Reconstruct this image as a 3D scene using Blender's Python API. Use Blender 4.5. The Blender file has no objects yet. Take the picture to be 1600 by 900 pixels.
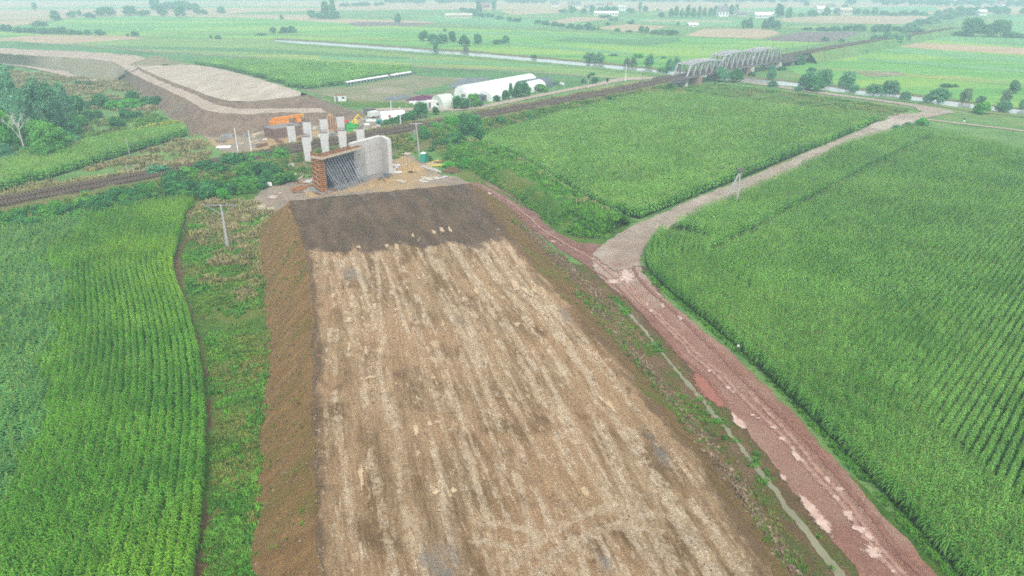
EXPO = 0.98
DENOISE = False
HAZE = 0.00075
import bpy, math, random
import numpy as np
from mathutils import Vector
random.seed(7); RNG = np.random.default_rng(7)
SC = bpy.context.scene; COL = SC.collection
H = 40.0; FPX = 1081.0; PITCH = math.atan2(487, 1081)
SP, CP = math.sin(PITCH), math.cos(PITCH)
R = math.radians

# ---------------------------------------------------------------- survey: where a sight line meets the level z
def P(px, py, z=0.0):
    xc = (px-800)/FPX; yc = (450-py)/FPX
    t = (H-z)/(SP-yc*CP)
    return np.array([xc*t, (CP+yc*SP)*t, z])
def PS(pts, z=0.0):
    return [P(p[0], p[1], p[2] if len(p) > 2 else z) for p in pts]
def mpp(p):                       # metres per reference pixel at a point
    return (p[1]*CP+(H-p[2])*SP)/FPX

# ---------------------------------------------------------------- noise
def _h(ix, iy, s):
    n = (ix.astype(np.int64)*374761393 + iy.astype(np.int64)*668265263 + s*974634777) & 0xffffffff
    n = ((n ^ (n >> 13))*1274126177) & 0xffffffff
    return ((n ^ (n >> 16)) & 0xffff)/65535.0
def vn(x, y, s=0):
    x = np.asarray(x, float); y = np.asarray(y, float)
    ix = np.floor(x); iy = np.floor(y); fx = x-ix; fy = y-iy
    fx = fx*fx*(3-2*fx); fy = fy*fy*(3-2*fy)
    a = _h(ix, iy, s); b = _h(ix+1, iy, s); c = _h(ix, iy+1, s); d = _h(ix+1, iy+1, s)
    return (a*(1-fx)+b*fx)*(1-fy)+(c*(1-fx)+d*fx)*fy
def fbm(x, y, s=0, o=4):
    r = 0; a = 1; t = 0
    for k in range(o):
        r = r+a*(vn(np.asarray(x)*2**k, np.asarray(y)*2**k, s+k*17)-.5)*2; t += a; a *= .5
    return r/t

# ---------------------------------------------------------------- materials
def A(r, g, b, k=.6):             # a colour read off the picture, as an albedo
    f = lambda c: ((c/255+.055)/1.055)**2.4 if c > 10 else c/255/12.92
    return (f(r)*k, f(g)*k, f(b)*k, 1)
class NT:
    def __init__(s, name, rough=.9, spec=.25):
        s.m = bpy.data.materials.new(name); s.m.use_nodes = True
        s.t = s.m.node_tree; s.b = s.t.nodes['Principled BSDF']
        s.b.inputs['Roughness'].default_value = rough; s.b.inputs['Specular IOR Level'].default_value = spec
    def n(s, typ, **kw):
        x = s.t.nodes.new(typ)
        for k, v in kw.items():
            if isinstance(v, bpy.types.NodeSocket): s.t.links.new(v, x.inputs[k])
            elif k in x.inputs and not hasattr(x, k): x.inputs[k].default_value = v
            else: setattr(x, k, v)
        return x
    def link(s, a, b): s.t.links.new(a, b)
    def coord(s, kind='world', scale=(1, 1, 1), rot=0):
        if kind == 'world': o = s.n('ShaderNodeNewGeometry').outputs['Position']
        elif kind == 'uv': o = s.n('ShaderNodeUVMap').outputs['UV']
        else: o = s.n('ShaderNodeTexCoord').outputs['Object']
        m = s.n('ShaderNodeMapping'); s.link(o, m.inputs['Vector']); m.inputs['Scale'].default_value = scale
        m.inputs['Rotation'].default_value = (0, 0, rot)
        return m.outputs['Vector']
    def noise(s, vec, scale, detail=5, rough=.55, dist=0, lo=.4, hi=.6):
        x = s.n('ShaderNodeTexNoise'); s.link(vec, x.inputs['Vector'])
        x.inputs['Scale'].default_value = scale; x.inputs['Detail'].default_value = detail
        x.inputs['Roughness'].default_value = rough; x.inputs['Distortion'].default_value = dist
        r = s.n('ShaderNodeMapRange', interpolation_type='SMOOTHSTEP'); s.link(x.outputs['Fac'], r.inputs['Value'])
        r.inputs['From Min'].default_value = lo; r.inputs['From Max'].default_value = hi
        return r.outputs['Result']
    def mix(s, fac, a, b, blend='MIX'):
        x = s.n('ShaderNodeMix', data_type='RGBA', blend_type=blend)
        if isinstance(fac, (int, float)): x.inputs[0].default_value = fac
        else: s.link(fac, x.inputs[0])
        for i, c in ((6, a), (7, b)):
            if isinstance(c, tuple): x.inputs[i].default_value = c
            else: s.link(c, x.inputs[i])
        return x.outputs[2]
    def math(s, op, a, b=0.0):
        x = s.n('ShaderNodeMath', operation=op)
        for i, c in ((0, a), (1, b)):
            if isinstance(c, (int, float)): x.inputs[i].default_value = c
            else: s.link(c, x.inputs[i])
        return x.outputs[0]
    def bump(s, h, strength=.5, dist=.1):
        x = s.n('ShaderNodeBump'); s.link(h, x.inputs['Height'])
        x.inputs['Strength'].default_value = strength; x.inputs['Distance'].default_value = dist
        s.link(x.outputs['Normal'], s.b.inputs['Normal'])
    def done(s, col):
        if isinstance(col, tuple): s.b.inputs['Base Color'].default_value = col
        else: s.link(col, s.b.inputs['Base Color'])
        return s.m
def ground_mat(name, a, b, c=None, big=.03, mid=.25, fine=2.0, cfac=(.52, .66), bump=.4, bd=.15, rough=.95, stretch=(1, 1, 1), rot=0):
    t = NT(name, rough, .15); v = t.coord('world', stretch, rot)
    col = t.mix(t.noise(v, mid, 8, .6, lo=.36, hi=.64), a, b)
    if c: col = t.mix(t.noise(v, big, 6, .6, lo=cfac[0], hi=cfac[1]), col, c)
    f = t.noise(v, fine, 6, .7, lo=.25, hi=.75)
    col = t.mix(.35, col, t.mix(f, (.45, .45, .45, 1), (1.55, 1.55, 1.55, 1)), 'MULTIPLY')
    if bump: t.bump(f, bump, bd)
    return t.done(col)
def plain(name, col, rough=.7, spec=.3, var=.25, scale=1.5, kind='obj', metal=0, bump=0):
    t = NT(name, rough, spec); t.b.inputs['Metallic'].default_value = metal
    v = t.coord(kind)
    f = t.noise(v, scale, 6, .65, lo=.3, hi=.7)
    lo = tuple(c*(1-var) for c in col[:3])+(1,); hi = tuple(min(1, c*(1+var)) for c in col[:3])+(1,)
    if bump: t.bump(f, bump, .03)
    return t.done(t.mix(f, lo, hi))
def leafmat(name, a, b, c=None, scale=.35, rnd=.35, fine=3.0):
    t = NT(name, .75, .2); v = t.coord('world')
    col = t.mix(t.noise(v, scale, 5, .6, lo=.38, hi=.62), a, b)
    if c: col = t.mix(t.noise(v, scale*.22, 4, .6, lo=.5, hi=.62), col, c)
    oi = t.n('ShaderNodeObjectInfo').outputs['Random']
    k = t.n('ShaderNodeMapRange'); t.link(oi, k.inputs['Value']); k.inputs['To Min'].default_value = 1-rnd; k.inputs['To Max'].default_value = 1+rnd
    f = t.noise(v, fine, 3, .6, lo=.3, hi=.7)
    k2 = t.n('ShaderNodeMapRange'); t.link(f, k2.inputs['Value']); k2.inputs['To Min'].default_value = .82; k2.inputs['To Max'].default_value = 1.18
    col = t.mix(1.0, col, t.math('MULTIPLY', k.outputs[0], k2.outputs[0]), 'MULTIPLY')
    t.b.inputs['Subsurface Weight'].default_value = 0
    return t.done(col)

M = {}
M['grass'] = ground_mat('grass', A(96,140,72), A(122,158,88), A(140,152,92), .02, .12, 1.5, bump=.6)
M['meadow'] = ground_mat('meadow', A(100,162,72), A(120,178,84), A(146,184,80), .01, .04, .7, cfac=(.46,.6), stretch=(.35, 1.6, 1), rot=.1, bump=.4)
M['meadow_dull'] = ground_mat('meadow_dull', A(110,165,100), A(125,175,110), A(105,155,100), .01, .04, .5, bump=.2)
M['olive_field'] = ground_mat('olive_field', A(125,160,85), A(138,170,92), A(165,178,90), .012, .05, .8, stretch=(.4, 1.5, 1), bump=.3)
M['crop_green'] = ground_mat('crop_green', A(92,140,80), A(105,152,88), A(84,130,72), .02, .15, 1.6, bump=.8)
M['tan_field'] = ground_mat('tan_field', A(200,176,140), A(186,160,128), A(170,165,120), .01, .04, .6, stretch=(.3, 1.6, 1), bump=.2)
M['plough'] = ground_mat('plough', A(120,104,105), A(135,115,112), A(140,125,110), .01, .05, .8, bump=.3)
M['fallow'] = ground_mat('fallow', A(150,145,112), A(128,138,95), A(165,155,130), .03, .1, 1.2, bump=.3)
M['dry_grass'] = ground_mat('dry_grass', A(150,146,92), A(118,138,70), A(172,160,110), .05, .3, 2.5, bump=.8)
M['lush'] = ground_mat('lush', A(78,128,44), A(108,148,58), A(128,144,68), .09, .6, 4, cfac=(.46,.6), bump=1)
M['verge_mix'] = ground_mat('verge_mix', A(132,112,72), A(110,124,56), A(146,120,88), .15, .45, 4, cfac=(.46,.6), bump=1)
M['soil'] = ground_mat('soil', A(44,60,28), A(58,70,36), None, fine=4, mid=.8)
M['works'] = ground_mat('works', A(172,156,136), A(154,140,124), A(186,160,122), .07, .3, 2.2, cfac=(.5, .6), bump=.7)
M['sand'] = ground_mat('sand', A(198,168,120), A(182,154,114), A(172,154,128), .15, .5, 3, bump=.7)
def road_mat():
    t = NT('road', .95, .15); v = t.coord('world')
    g_ = t.mix(t.noise(v, .35, 8, .65, lo=.36, hi=.64), A(188,174,156), A(168,154,138)); g_ = t.mix(t.noise(v, .06, 5, .6, lo=.48, hi=.6), g_, A(200,188,172))
    r_ = t.mix(t.noise(v, .4, 8, .65, lo=.36, hi=.64), A(172,130,112), A(152,110,94)); r_ = t.mix(t.noise(v, .1, 6, .6, lo=.46, hi=.62), r_, A(186,152,134)); r_ = t.mix(t.math('MULTIPLY', t.noise(v, .05, 4, .6, lo=.5, hi=.62), .6), r_, A(160,122,102))
    s_ = t.n('ShaderNodeSeparateXYZ'); t.link(t.n('ShaderNodeNewGeometry').outputs['Position'], s_.inputs[0])
    y = t.math('ADD', s_.outputs['Y'], t.math('MULTIPLY', t.noise(v, .12, 6, .7, lo=.2, hi=.8), 26.0))
    m = t.n('ShaderNodeMapRange', interpolation_type='SMOOTHSTEP'); t.link(y, m.inputs['Value']); m.inputs['From Min'].default_value = 86; m.inputs['From Max'].default_value = 128
    col = t.mix(m.outputs[0], r_, g_); f = t.noise(v, 4, 8, .8, lo=.3, hi=.7)
    col = t.mix(.5, col, t.mix(f, (.6, .6, .6, 1), (1.4, 1.4, 1.4, 1)), 'MULTIPLY'); t.bump(f, .6, .12)
    return t.done(col)
M['gravel_road'] = M['red_road'] = road_mat()
M['rut_red'] = ground_mat('rut_red', A(150,106,92), A(166,122,106), None, fine=5, mid=.6)
M['rut_pale'] = ground_mat('rut_pale', A(186,148,130), A(172,130,114), None, fine=5, mid=.6)
M['rut_gravel'] = ground_mat('rut_gravel', A(168,152,136), A(186,170,154), None, fine=5, mid=.6)
M['red_spill'] = ground_mat('red_spill', A(172,108,94), A(156,108,92), None, fine=5, mid=.8)
M['red_track'] = ground_mat('red_track', A(160,122,110), A(140,106,94), A(178,150,136), .15, .5, 4, bump=.7)
M['bare'] = ground_mat('bare', A(134,108,78), A(116,98,66), A(104,112,58), .12, .5, 3, cfac=(.5, .62), bump=.9)
M['plateau'] = ground_mat('plateau', A(200,186,168), A(184,170,152), A(212,200,182), .04, .2, 2, stretch=(1.6, .4, 1), rot=-.68, bump=.4)
M['haul'] = ground_mat('haul', A(196,180,160), A(182,165,148), None, mid=.3, fine=3)
M['slope_far'] = ground_mat('slope_far', A(148,126,106), A(128,108,92), A(140,130,104), .05, .3, 1.5, bump=.8)
M['slope_olive'] = ground_mat('slope_olive', A(150,140,120), A(140,142,108), A(160,150,132), .05, .3, 1.5, bump=.8)
M['bank'] = ground_mat('bank', A(130,122,88), A(112,120,70), None, mid=.2, fine=2)
M['rail_slope'] = ground_mat('rail_slope', A(112,122,66), A(134,128,84), A(96,118,54), .08, .4, 2, bump=.9)
M['ballast'] = ground_mat('ballast', A(104,84,64), A(84,68,52), None, mid=.6, fine=6, bump=1)
M['heather'] = ground_mat('heather', A(128,60,96), A(100,44,78), None, mid=.5, fine=3)
M['groundcloth'] = ground_mat('groundcloth', A(120,128,134), A(132,140,140), None, mid=.2, fine=2)
def water(name, col, rough=.08, bump=.05, sc=1.5):
    t = NT(name, rough, .6); v = t.coord('world')
    t.bump(t.noise(v, sc, 3, .5, lo=.2, hi=.8), bump, .05)
    return t.done(t.mix(t.noise(v, .25, 4), col, tuple(c*.85 for c in col[:3])+(1,)))
M['river'] = water('river_water', A(185,190,180), .12)
M['puddle'] = water('puddle_water', A(214,186,146, .6), .35)
def soft(name, a, b, rough, lo=.2, hi=.55, sc=2.2, spec=.4):
    t = NT(name, rough, spec); v = t.coord('world'); x = t.n('ShaderNodeAttribute'); x.attribute_name = 'edge'
    m = t.n('ShaderNodeMapRange', interpolation_type='SMOOTHSTEP'); t.link(t.math('ADD', x.outputs['Fac'], t.math('MULTIPLY', t.math('SUBTRACT', t.noise(v, sc, 6, .7, lo=.2, hi=.8), .5), .8)), m.inputs['Value']); m.inputs['From Min'].default_value = lo; m.inputs['From Max'].default_value = hi
    t.link(m.outputs[0], t.b.inputs['Alpha']); return t.done(t.mix(t.noise(v, 1.2, 6, .7), a, b))
M['soft_puddle'] = soft('soft_puddle', A(220,194,154,.6), A(200,170,130,.58), .4)
M['soft_pale'] = soft('soft_pale', A(214,188,172,.68), A(198,166,148,.66), .3)
M['soft_spill'] = soft('soft_spill', A(172,116,100), A(162,112,98), .95, spec=.1)
M['soft_rut'] = soft('soft_rut', A(188,152,134), A(172,132,116), .95, .3, .9, spec=.1)
M['soft_rut_dark'] = soft('soft_rut_dark', A(146,104,90), A(158,116,100), .95, .3, .9, spec=.1)
M['soft_rut_grey'] = soft('soft_rut_grey', A(164,148,132), A(182,166,150), .95, .3, .9, spec=.1)
M['puddle_pale'] = water('puddle_pale', A(192,158,140, .6), .4)
M['ditch'] = water('ditch_water', A(150,148,116, .62), .2)
M['concrete'] = plain('concrete', A(206,202,196,.74), .85, .25, .1, .6, bump=.3)
M['concrete_pale'] = plain('concrete_pale', A(212,210,206,.72), .85, .25, .08, .8)
M['concrete_dark'] = plain('concrete_dark', A(150,142,136), .9, .2, .2, 2)
M['timber'] = plain('timber', A(172,118,78), .8, .2, .3, 2.5)
M['timber_orange'] = plain('timber_orange', A(206,142,88,.64), .7, .25, .25, 2)
M['timber_pale'] = plain('timber_pale', A(216,202,176), .8, .2, .15, 2)
M['formply'] = plain('formply', A(86,90,100), .6, .3, .3, 1.2)
M['prop'] = plain('prop_steel', A(186,188,192), .45, .5, .1, 3, metal=.3)
M['rebar'] = plain('rebar', A(140,120,112), .8, .3, .3, 4)
M['rust'] = plain('rust', A(150,112,90), .85, .2, .3, 1)
M['white'] = plain('white_paint', A(240,240,240, .8), .6, .3, .06, 1)
M['white_old'] = plain('white_old', A(225,230,222, .75), .55, .3, .06, .6)
M['steel'] = plain('steel_grey', A(160,162,160), .6, .4, .15, 1)
M['truss'] = plain('truss_paint', A(196,194,198,.62), .6, .4, .12, .6)
M['truss_dark'] = plain('truss_dark', A(140,128,132), .7, .3, .2, .8)
M['girder'] = plain('girder', A(130,118,118), .7, .3, .2, .8)
M['sleeper'] = plain('sleeper', A(122,108,92), .9, .2, .2, .5, 'world')
M['railsteel'] = plain('rail_steel', A(128,106,90), .5, .5, .1, .5)
M['brick'] = plain('brick', A(172,140,128), .9, .2, .2, 1.5)
M['polepaint'] = plain('pole_concrete', A(206,204,198), .8, .3, .08, 1)
M['poledark'] = plain('pole_dark', A(120,118,112), .8, .3, .15, 1)
M['polewood'] = plain('pole_wood', A(140,128,110), .9, .2, .15, 1)
M['orange'] = plain('orange_paint', A(228,146,44, .75), .45, .5, .08, 1)
M['yellow'] = plain('yellow_paint', A(225,196,60, .75), .45, .5, .08, 1)
M['green_paint'] = plain('green_paint', A(58,178,80, .75), .45, .5, .1, 1)
M['teal'] = plain('teal_plastic', A(26,160,140, .75), .4, .5, .06, 1)
M['dark'] = plain('dark_rubber', A(48,50,54), .8, .3, .2, 2)
M['chassis'] = plain('chassis', A(98,110,128), .6, .4, .2, 1)
M['glass'] = plain('glass_dark', A(60,75,90), .15, .6, .1, 1)
M['red'] = plain('red_paint', A(205,40,50, .8), .5, .4, .08, 1)
M['foil'] = plain('tunnel_film', A(236,238,234, .8), .35, .5, .05, .25)
M['foil_green'] = plain('tunnel_film_green', A(204,214,196, .75), .4, .5, .06, .4)
M['foil_dark'] = plain('shade_net', A(106,120,124), .7, .3, .12, .4)
M['wall_white'] = plain('wall_white', A(228,226,218, .75), .85, .2, .06, .6)
M['wall_cream'] = plain('wall_cream', A(206,196,176, .7), .85, .2, .06, .6)
M['roof_grey'] = plain('roof_grey', A(130,124,124), .8, .3, .12, .6)
M['roof_red'] = plain('roof_red', A(160,104,90), .8, .3, .12, .6)
M['bark'] = plain('bark', A(110,98,80), .95, .1, .2, 1.5)
M['deadwood'] = plain('deadwood', A(200,196,186, .7), .9, .2, .1, 1.5)
# corn and foliage
M['corn_dull'] = leafmat('corn_leaf_dull', A(78,142,66,.74), A(104,166,86,.74), A(92,156,60,.74), .12, .14, .8)
M['corn'] = leafmat('corn_leaf', A(84,154,42,.76), A(114,182,54,.76), A(144,200,54,.76), .12, .14, .8)
M['corn2'] = leafmat('corn_leaf_right', A(96,158,58,.76), A(124,184,80,.76), A(90,150,62,.76), .09, .12, .8)
M['tassel'] = leafmat('corn_tassel', A(142,184,84), A(160,186,92), None, .1, .2)
M['lf_green'] = leafmat('leaf_green', A(74,144,50,.72), A(104,170,62,.72), None, .5, .2)
M['lf_dark'] = leafmat('leaf_dark', A(50,114,58,.72), A(76,146,74,.72), None, .5, .2)
M['lf_teal'] = leafmat('leaf_blue_green', A(72,138,92,.76), A(108,166,118,.76), None, .4, .2)
M['lf_pale'] = leafmat('leaf_willow', A(116,150,110,.6), A(146,174,132,.6), None, .4, .2)
M['lf_bright'] = leafmat('leaf_bright', A(70,172,46,.7), A(108,194,58,.7), None, .4, .2)
M['tuft'] = leafmat('grass_tuft', A(92,142,44,.58), A(122,164,58,.58), A(146,150,76,.58), .25, .35)
M['tuft_dry'] = leafmat('grass_dry', A(176,164,112,.58), A(144,146,82,.58), A(186,172,124,.58), .25, .3)
M['tuft_lush'] = leafmat('grass_lush', A(84,148,46,.62), A(110,170,56,.62), None, .3, .3)
M['flower'] = leafmat('yellow_flower', A(222,214,60,.62), A(190,190,60,.62), None, .5, .2)
M['stone'] = leafmat('stone', A(150,132,110,.6), A(122,104,84,.6), None, .5, .35)

# ---------------------------------------------------------------- objects
def setp(o, label=None, cat=None, group=None, kind=None):
    if label: o['label'] = label
    if cat: o['category'] = cat
    if group: o['group'] = group
    if kind: o['kind'] = kind
    return o
def link(name, me, mats=None, parent=None, smooth=False):
    if mats is not None:
        for m in (mats if isinstance(mats, (list, tuple)) else [mats]): me.materials.append(m)
    if smooth: me.polygons.foreach_set('use_smooth', [True]*len(me.polygons))
    o = bpy.data.objects.new(name, me); COL.objects.link(o)
    if parent: o.parent = parent
    return o
def npmesh(name, V, Q, uv=None, mi=None):
    V = np.asarray(V, np.float32); Q = np.asarray(Q, np.int32)
    me = bpy.data.meshes.new(name); k = Q.shape[1]
    me.vertices.add(len(V)); me.vertices.foreach_set('co', V.ravel())
    me.loops.add(Q.size); me.loops.foreach_set('vertex_index', Q.ravel())
    me.polygons.add(len(Q)); me.polygons.foreach_set('loop_start', np.arange(len(Q), dtype=np.int32)*k)
    if mi is not None: me.polygons.foreach_set('material_index', np.asarray(mi, np.int32))
    me.update(calc_edges=True)
    if uv is not None:
        l = me.uv_layers.new(name='UVMap'); l.data.foreach_set('uv', np.asarray(uv, np.float32)[Q.ravel()].ravel())
    me.validate()
    return me
def root(name, loc, label, cat, group=None, rz=0):
    o = bpy.data.objects.new(name, None); COL.objects.link(o); o.empty_display_size = .5
    o.location = Vector([float(c) for c in loc]); o.rotation_euler = (0, 0, rz)
    return setp(o, label, cat, group)
class MB:                          # mesh builder: boxes, bars, prisms
    def __init__(s): s.v = []; s.f = []; s.m = []
    def add(s, vs, fs, mi=0):
        b = len(s.v); s.v += [tuple(map(float, v)) for v in vs]; s.f += [tuple(b+i for i in f) for f in fs]; s.m += [mi]*len(fs); return s
    def box(s, x0, x1, y0, y1, z0, z1, mi=0, taper=0):
        t = taper
        return s.add([(x0, y0, z0), (x1, y0, z0), (x1, y1, z0), (x0, y1, z0), (x0+t, y0+t, z1), (x1-t, y0+t, z1), (x1-t, y1-t, z1), (x0+t, y1-t, z1)],
                     [(0, 3, 2, 1), (4, 5, 6, 7), (0, 1, 5, 4), (1, 2, 6, 5), (2, 3, 7, 6), (3, 0, 4, 7)], mi)
    def bar(s, a, b, w=.1, h=None, mi=0, n=4, w2=None):
        a = Vector([float(c) for c in a]); b = Vector([float(c) for c in b]); d = (b-a).normalized()
        up = Vector((0, 0, 1)) if abs(d.z) < .95 else Vector((0, 1, 0))
        x = d.cross(up).normalized(); y = x.cross(d).normalized(); h = h or w; w2 = w if w2 is None else w2
        vs = []
        for p, k in ((a, 1), (b, w2/w)):
            for i in range(n):
                t = (i+.5)/n*2*math.pi; r = 1/math.cos(math.pi/n) if n == 4 else 1
                vs.append(p+x*math.cos(t)*w/2*r*k+y*math.sin(t)*h/2*r*k)
        fs = [tuple(range(n))[::-1], tuple(range(n, 2*n))]+[(i, (i+1) % n, n+(i+1) % n, n+i) for i in range(n)]
        return s.add(vs, fs, mi)
    def prism(s, pts, axis, a, b, mi=0):  # polygon (2D) extruded along axis
        n = len(pts); vs = []
        for t in (a, b):
            for p in pts: vs.append({'x': (t, p[0], p[1]), 'y': (p[0], t, p[1]), 'z': (p[0], p[1], t)}[axis])
        return s.add(vs, [tuple(range(n)), tuple(range(2*n-1, n-1, -1))]+[(i, (i+1) % n, n+(i+1) % n, n+i)[::-1] for i in range(n)], mi)
    def build(s, name, mats, parent=None, smooth=False):
        me = bpy.data.meshes.new(name); me.from_pydata(s.v, [], s.f); me.polygons.foreach_set('material_index', s.m)
        o = link(name, me, mats, parent, smooth)
        import bmesh
        bm = bmesh.new(); bm.from_mesh(me); bmesh.ops.recalc_face_normals(bm, faces=bm.faces); bm.to_mesh(me); bm.free()
        return o
def dense(pts, step, closed=True):
    out = []; n = len(pts)
    for i in range(n if closed else n-1):
        a = np.asarray(pts[i][:2]); b = np.asarray(pts[(i+1) % n][:2]); L = np.linalg.norm(b-a); k = max(1, int(L/step))
        for j in range(k): out.append(a+(b-a)*j/k)
    if not closed: out.append(np.asarray(pts[-1][:2]))
    return np.array(out)
def smoothpoly(pts, it=2, closed=True):
    p = np.array([q[:2] for q in pts])
    for _ in range(it):
        q = []
        n = len(p)
        for i in range(n if closed else n-1):
            a = p[i]; b = p[(i+1) % n]; q += [a*.75+b*.25, a*.25+b*.75]
        if not closed: q = [p[0]]+q[1:-1]+[p[-1]]
        p = np.array(q)
    return p
ZK = [0]
def sheet(name, pts, mat, z=None, jit=0, step=None, smooth=0, w=None, label=None):
    w = [P(*p[:2])[:2] for p in pts] if w is None else w
    if smooth: w = smoothpoly(w, smooth)
    if jit:
        d = dense(w, step or jit*1.5)
        d = d+np.stack([fbm(d[:, 0]/(jit*4)+3, d[:, 1]/(jit*4), 5), fbm(d[:, 0]/(jit*4)+51, d[:, 1]/(jit*4), 9)], 1)*jit*1.6
        w = d
    ZK[0] += 1
    if z is None: z = .006+.003*ZK[0]
    me = bpy.data.meshes.new(name); me.from_pydata([(p[0], p[1], z) for p in w], [], [tuple(range(len(w)))])
    if me.polygons[0].normal.z < 0: me.flip_normals()
    o = link(name, me, mat); o['kind'] = 'structure'
    return o
def loft(name, lines, mats, nu, stepv=.6, rough=.12, uvs=None, struct=True, rs=1.2, mi=None):
    """lines: list of (k,3) arrays with equal station counts; nu[i] cells between line i and i+1"""
    L = [np.asarray(l, float) for l in lines]
    mid = L[len(L)//2]; seg = np.r_[0, np.cumsum(np.linalg.norm(np.diff(mid, axis=0), axis=1))]
    nv = max(2, int(seg[-1]/stepv)+1); s = np.linspace(0, seg[-1], nv)
    D = [np.stack([np.interp(s, seg, l[:, c]) for c in range(3)], 1) for l in L]
    rows = []; uu = []; u = 0; fm = []
    for i in range(len(D)-1):
        w = np.linalg.norm(D[i+1]-D[i], axis=1).mean()
        for k in range(nu[i]): 
            rows.append(D[i]+(D[i+1]-D[i])*k/nu[i]); uu.append(u+w*k/nu[i]); fm.append(i)
        u += w
    rows.append(D[-1]); uu.append(u)
    G = np.array(rows); nuT = len(rows)
    x, y = G[..., 0], G[..., 1]
    e = np.ones(nuT); e[0] = e[-1] = 0
    G[..., 2] += rough*e[:, None]*fbm(x*rs, y*rs, 3, 4)*1.3
    G[..., 0] += rough*e[:, None]*fbm(x*rs*.6+9, y*rs*.6, 7, 3)*1.5; G[..., 1] += rough*e[:, None]*fbm(x*rs*.6, y*rs*.6+20, 8, 3)*1.5
    V = G.reshape(-1, 3); uv = np.stack([np.repeat(np.array(uu)[:, None], nv, 1), np.repeat(s[None], nuT, 0)], -1).reshape(-1, 2)
    a = np.arange((nuT-1)*nv).reshape(nuT-1, nv)[:, :-1]
    Q = np.stack([a, a+1, a+nv+1, a+nv], -1).reshape(-1, 4)
    m = np.repeat(np.array([(mi or list(range(len(fm))))[f] if mi else 0 for f in fm]), nv-1)
    # upward normals
    q = Q[len(Q)//2]; nz = np.cross(V[q[1]]-V[q[0]], V[q[3]]-V[q[0]])[2]
    if nz < 0: Q = Q[:, ::-1]
    me = npmesh(name, V, Q, uv, m)
    o = link(name, me, mats, smooth=True)
    if struct: o['kind'] = 'structure'
    return o
def pip(X, Y, poly):
    poly = np.asarray(poly)[:, :2]; n = len(poly); ins = np.zeros(X.shape, bool); j = n-1
    for i in range(n):
        xi, yi = poly[i]; xj, yj = poly[j]
        c = ((yi > Y) != (yj > Y)) & (X < (xj-xi)*(Y-yi)/((yj-yi)+1e-12)+xi); ins ^= c; j = i
    return ins
def polydist(X, Y, line):
    d = np.full(X.shape, 1e9); line = np.asarray(line)[:, :2]
    for i in range(len(line)-1):
        a = line[i]; b = line[i+1]; ab = b-a; t = np.clip(((X-a[0])*ab[0]+(Y-a[1])*ab[1])/(ab@ab+1e-9), 0, 1)
        d = np.minimum(d, np.hypot(X-a[0]-t*ab[0], Y-a[1]-t*ab[1]))
    return d
def inview(X, Y, z=1, m=.08):
    dep = Y*CP+(H-z)*SP; xc = X/np.maximum(dep, .1); yc = (Y*SP-(H-z)*CP)/np.maximum(dep, .1)
    return (dep > 5) & (np.abs(xc) < .74+m) & (yc > -.4163-m)

def fade_mesh(name, V, Q, edge, mat):
    me = bpy.data.meshes.new(name); me.from_pydata([tuple(map(float, v)) for v in V], [], Q); me.materials.append(mat)
    at_ = me.attributes.new('edge', 'FLOAT', 'POINT'); at_.data.foreach_set('value', np.asarray(edge, np.float32))
    if me.polygons[0].normal.z < 0: me.flip_normals()
    o = bpy.data.objects.new(name, me); COL.objects.link(o); o['kind'] = 'structure'; ZK[0] += 1; return o
def fade_way(name, line, width, mat, z, wob=.25):
    w_ = smoothpoly([P(*p[:2])[:2] for p in line], 2, False); w_ = dense(w_, .6, False); n = len(w_)
    w_ = w_+np.stack([fbm(w_[:, 0]/5, w_[:, 1]/5, 61, 3), fbm(w_[:, 0]/5+30, w_[:, 1]/5, 62, 3)], 1)*wob
    d = np.gradient(w_, axis=0); nn_ = np.stack([-d[:, 1], d[:, 0]], 1)/np.linalg.norm(d, axis=1)[:, None]
    W = (np.interp(np.linspace(0, 1, n), np.linspace(0, 1, len(width)), width) if isinstance(width, (list, tuple)) else np.full(n, width))[:, None]/2*1.5
    V = [(x, y, z) for x, y in np.concatenate([w_+nn_*W, w_, w_-nn_*W])]; t_ = np.linspace(0, 1, n); e_ = np.r_[np.zeros(n), np.minimum(1, np.minimum(t_, 1-t_)*n/3), np.zeros(n)]
    return fade_mesh(name, V, [(k*n+i, k*n+i+1, (k+1)*n+i+1, (k+1)*n+i) for k in (0, 1) for i in range(n-1)], e_, mat)
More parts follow.
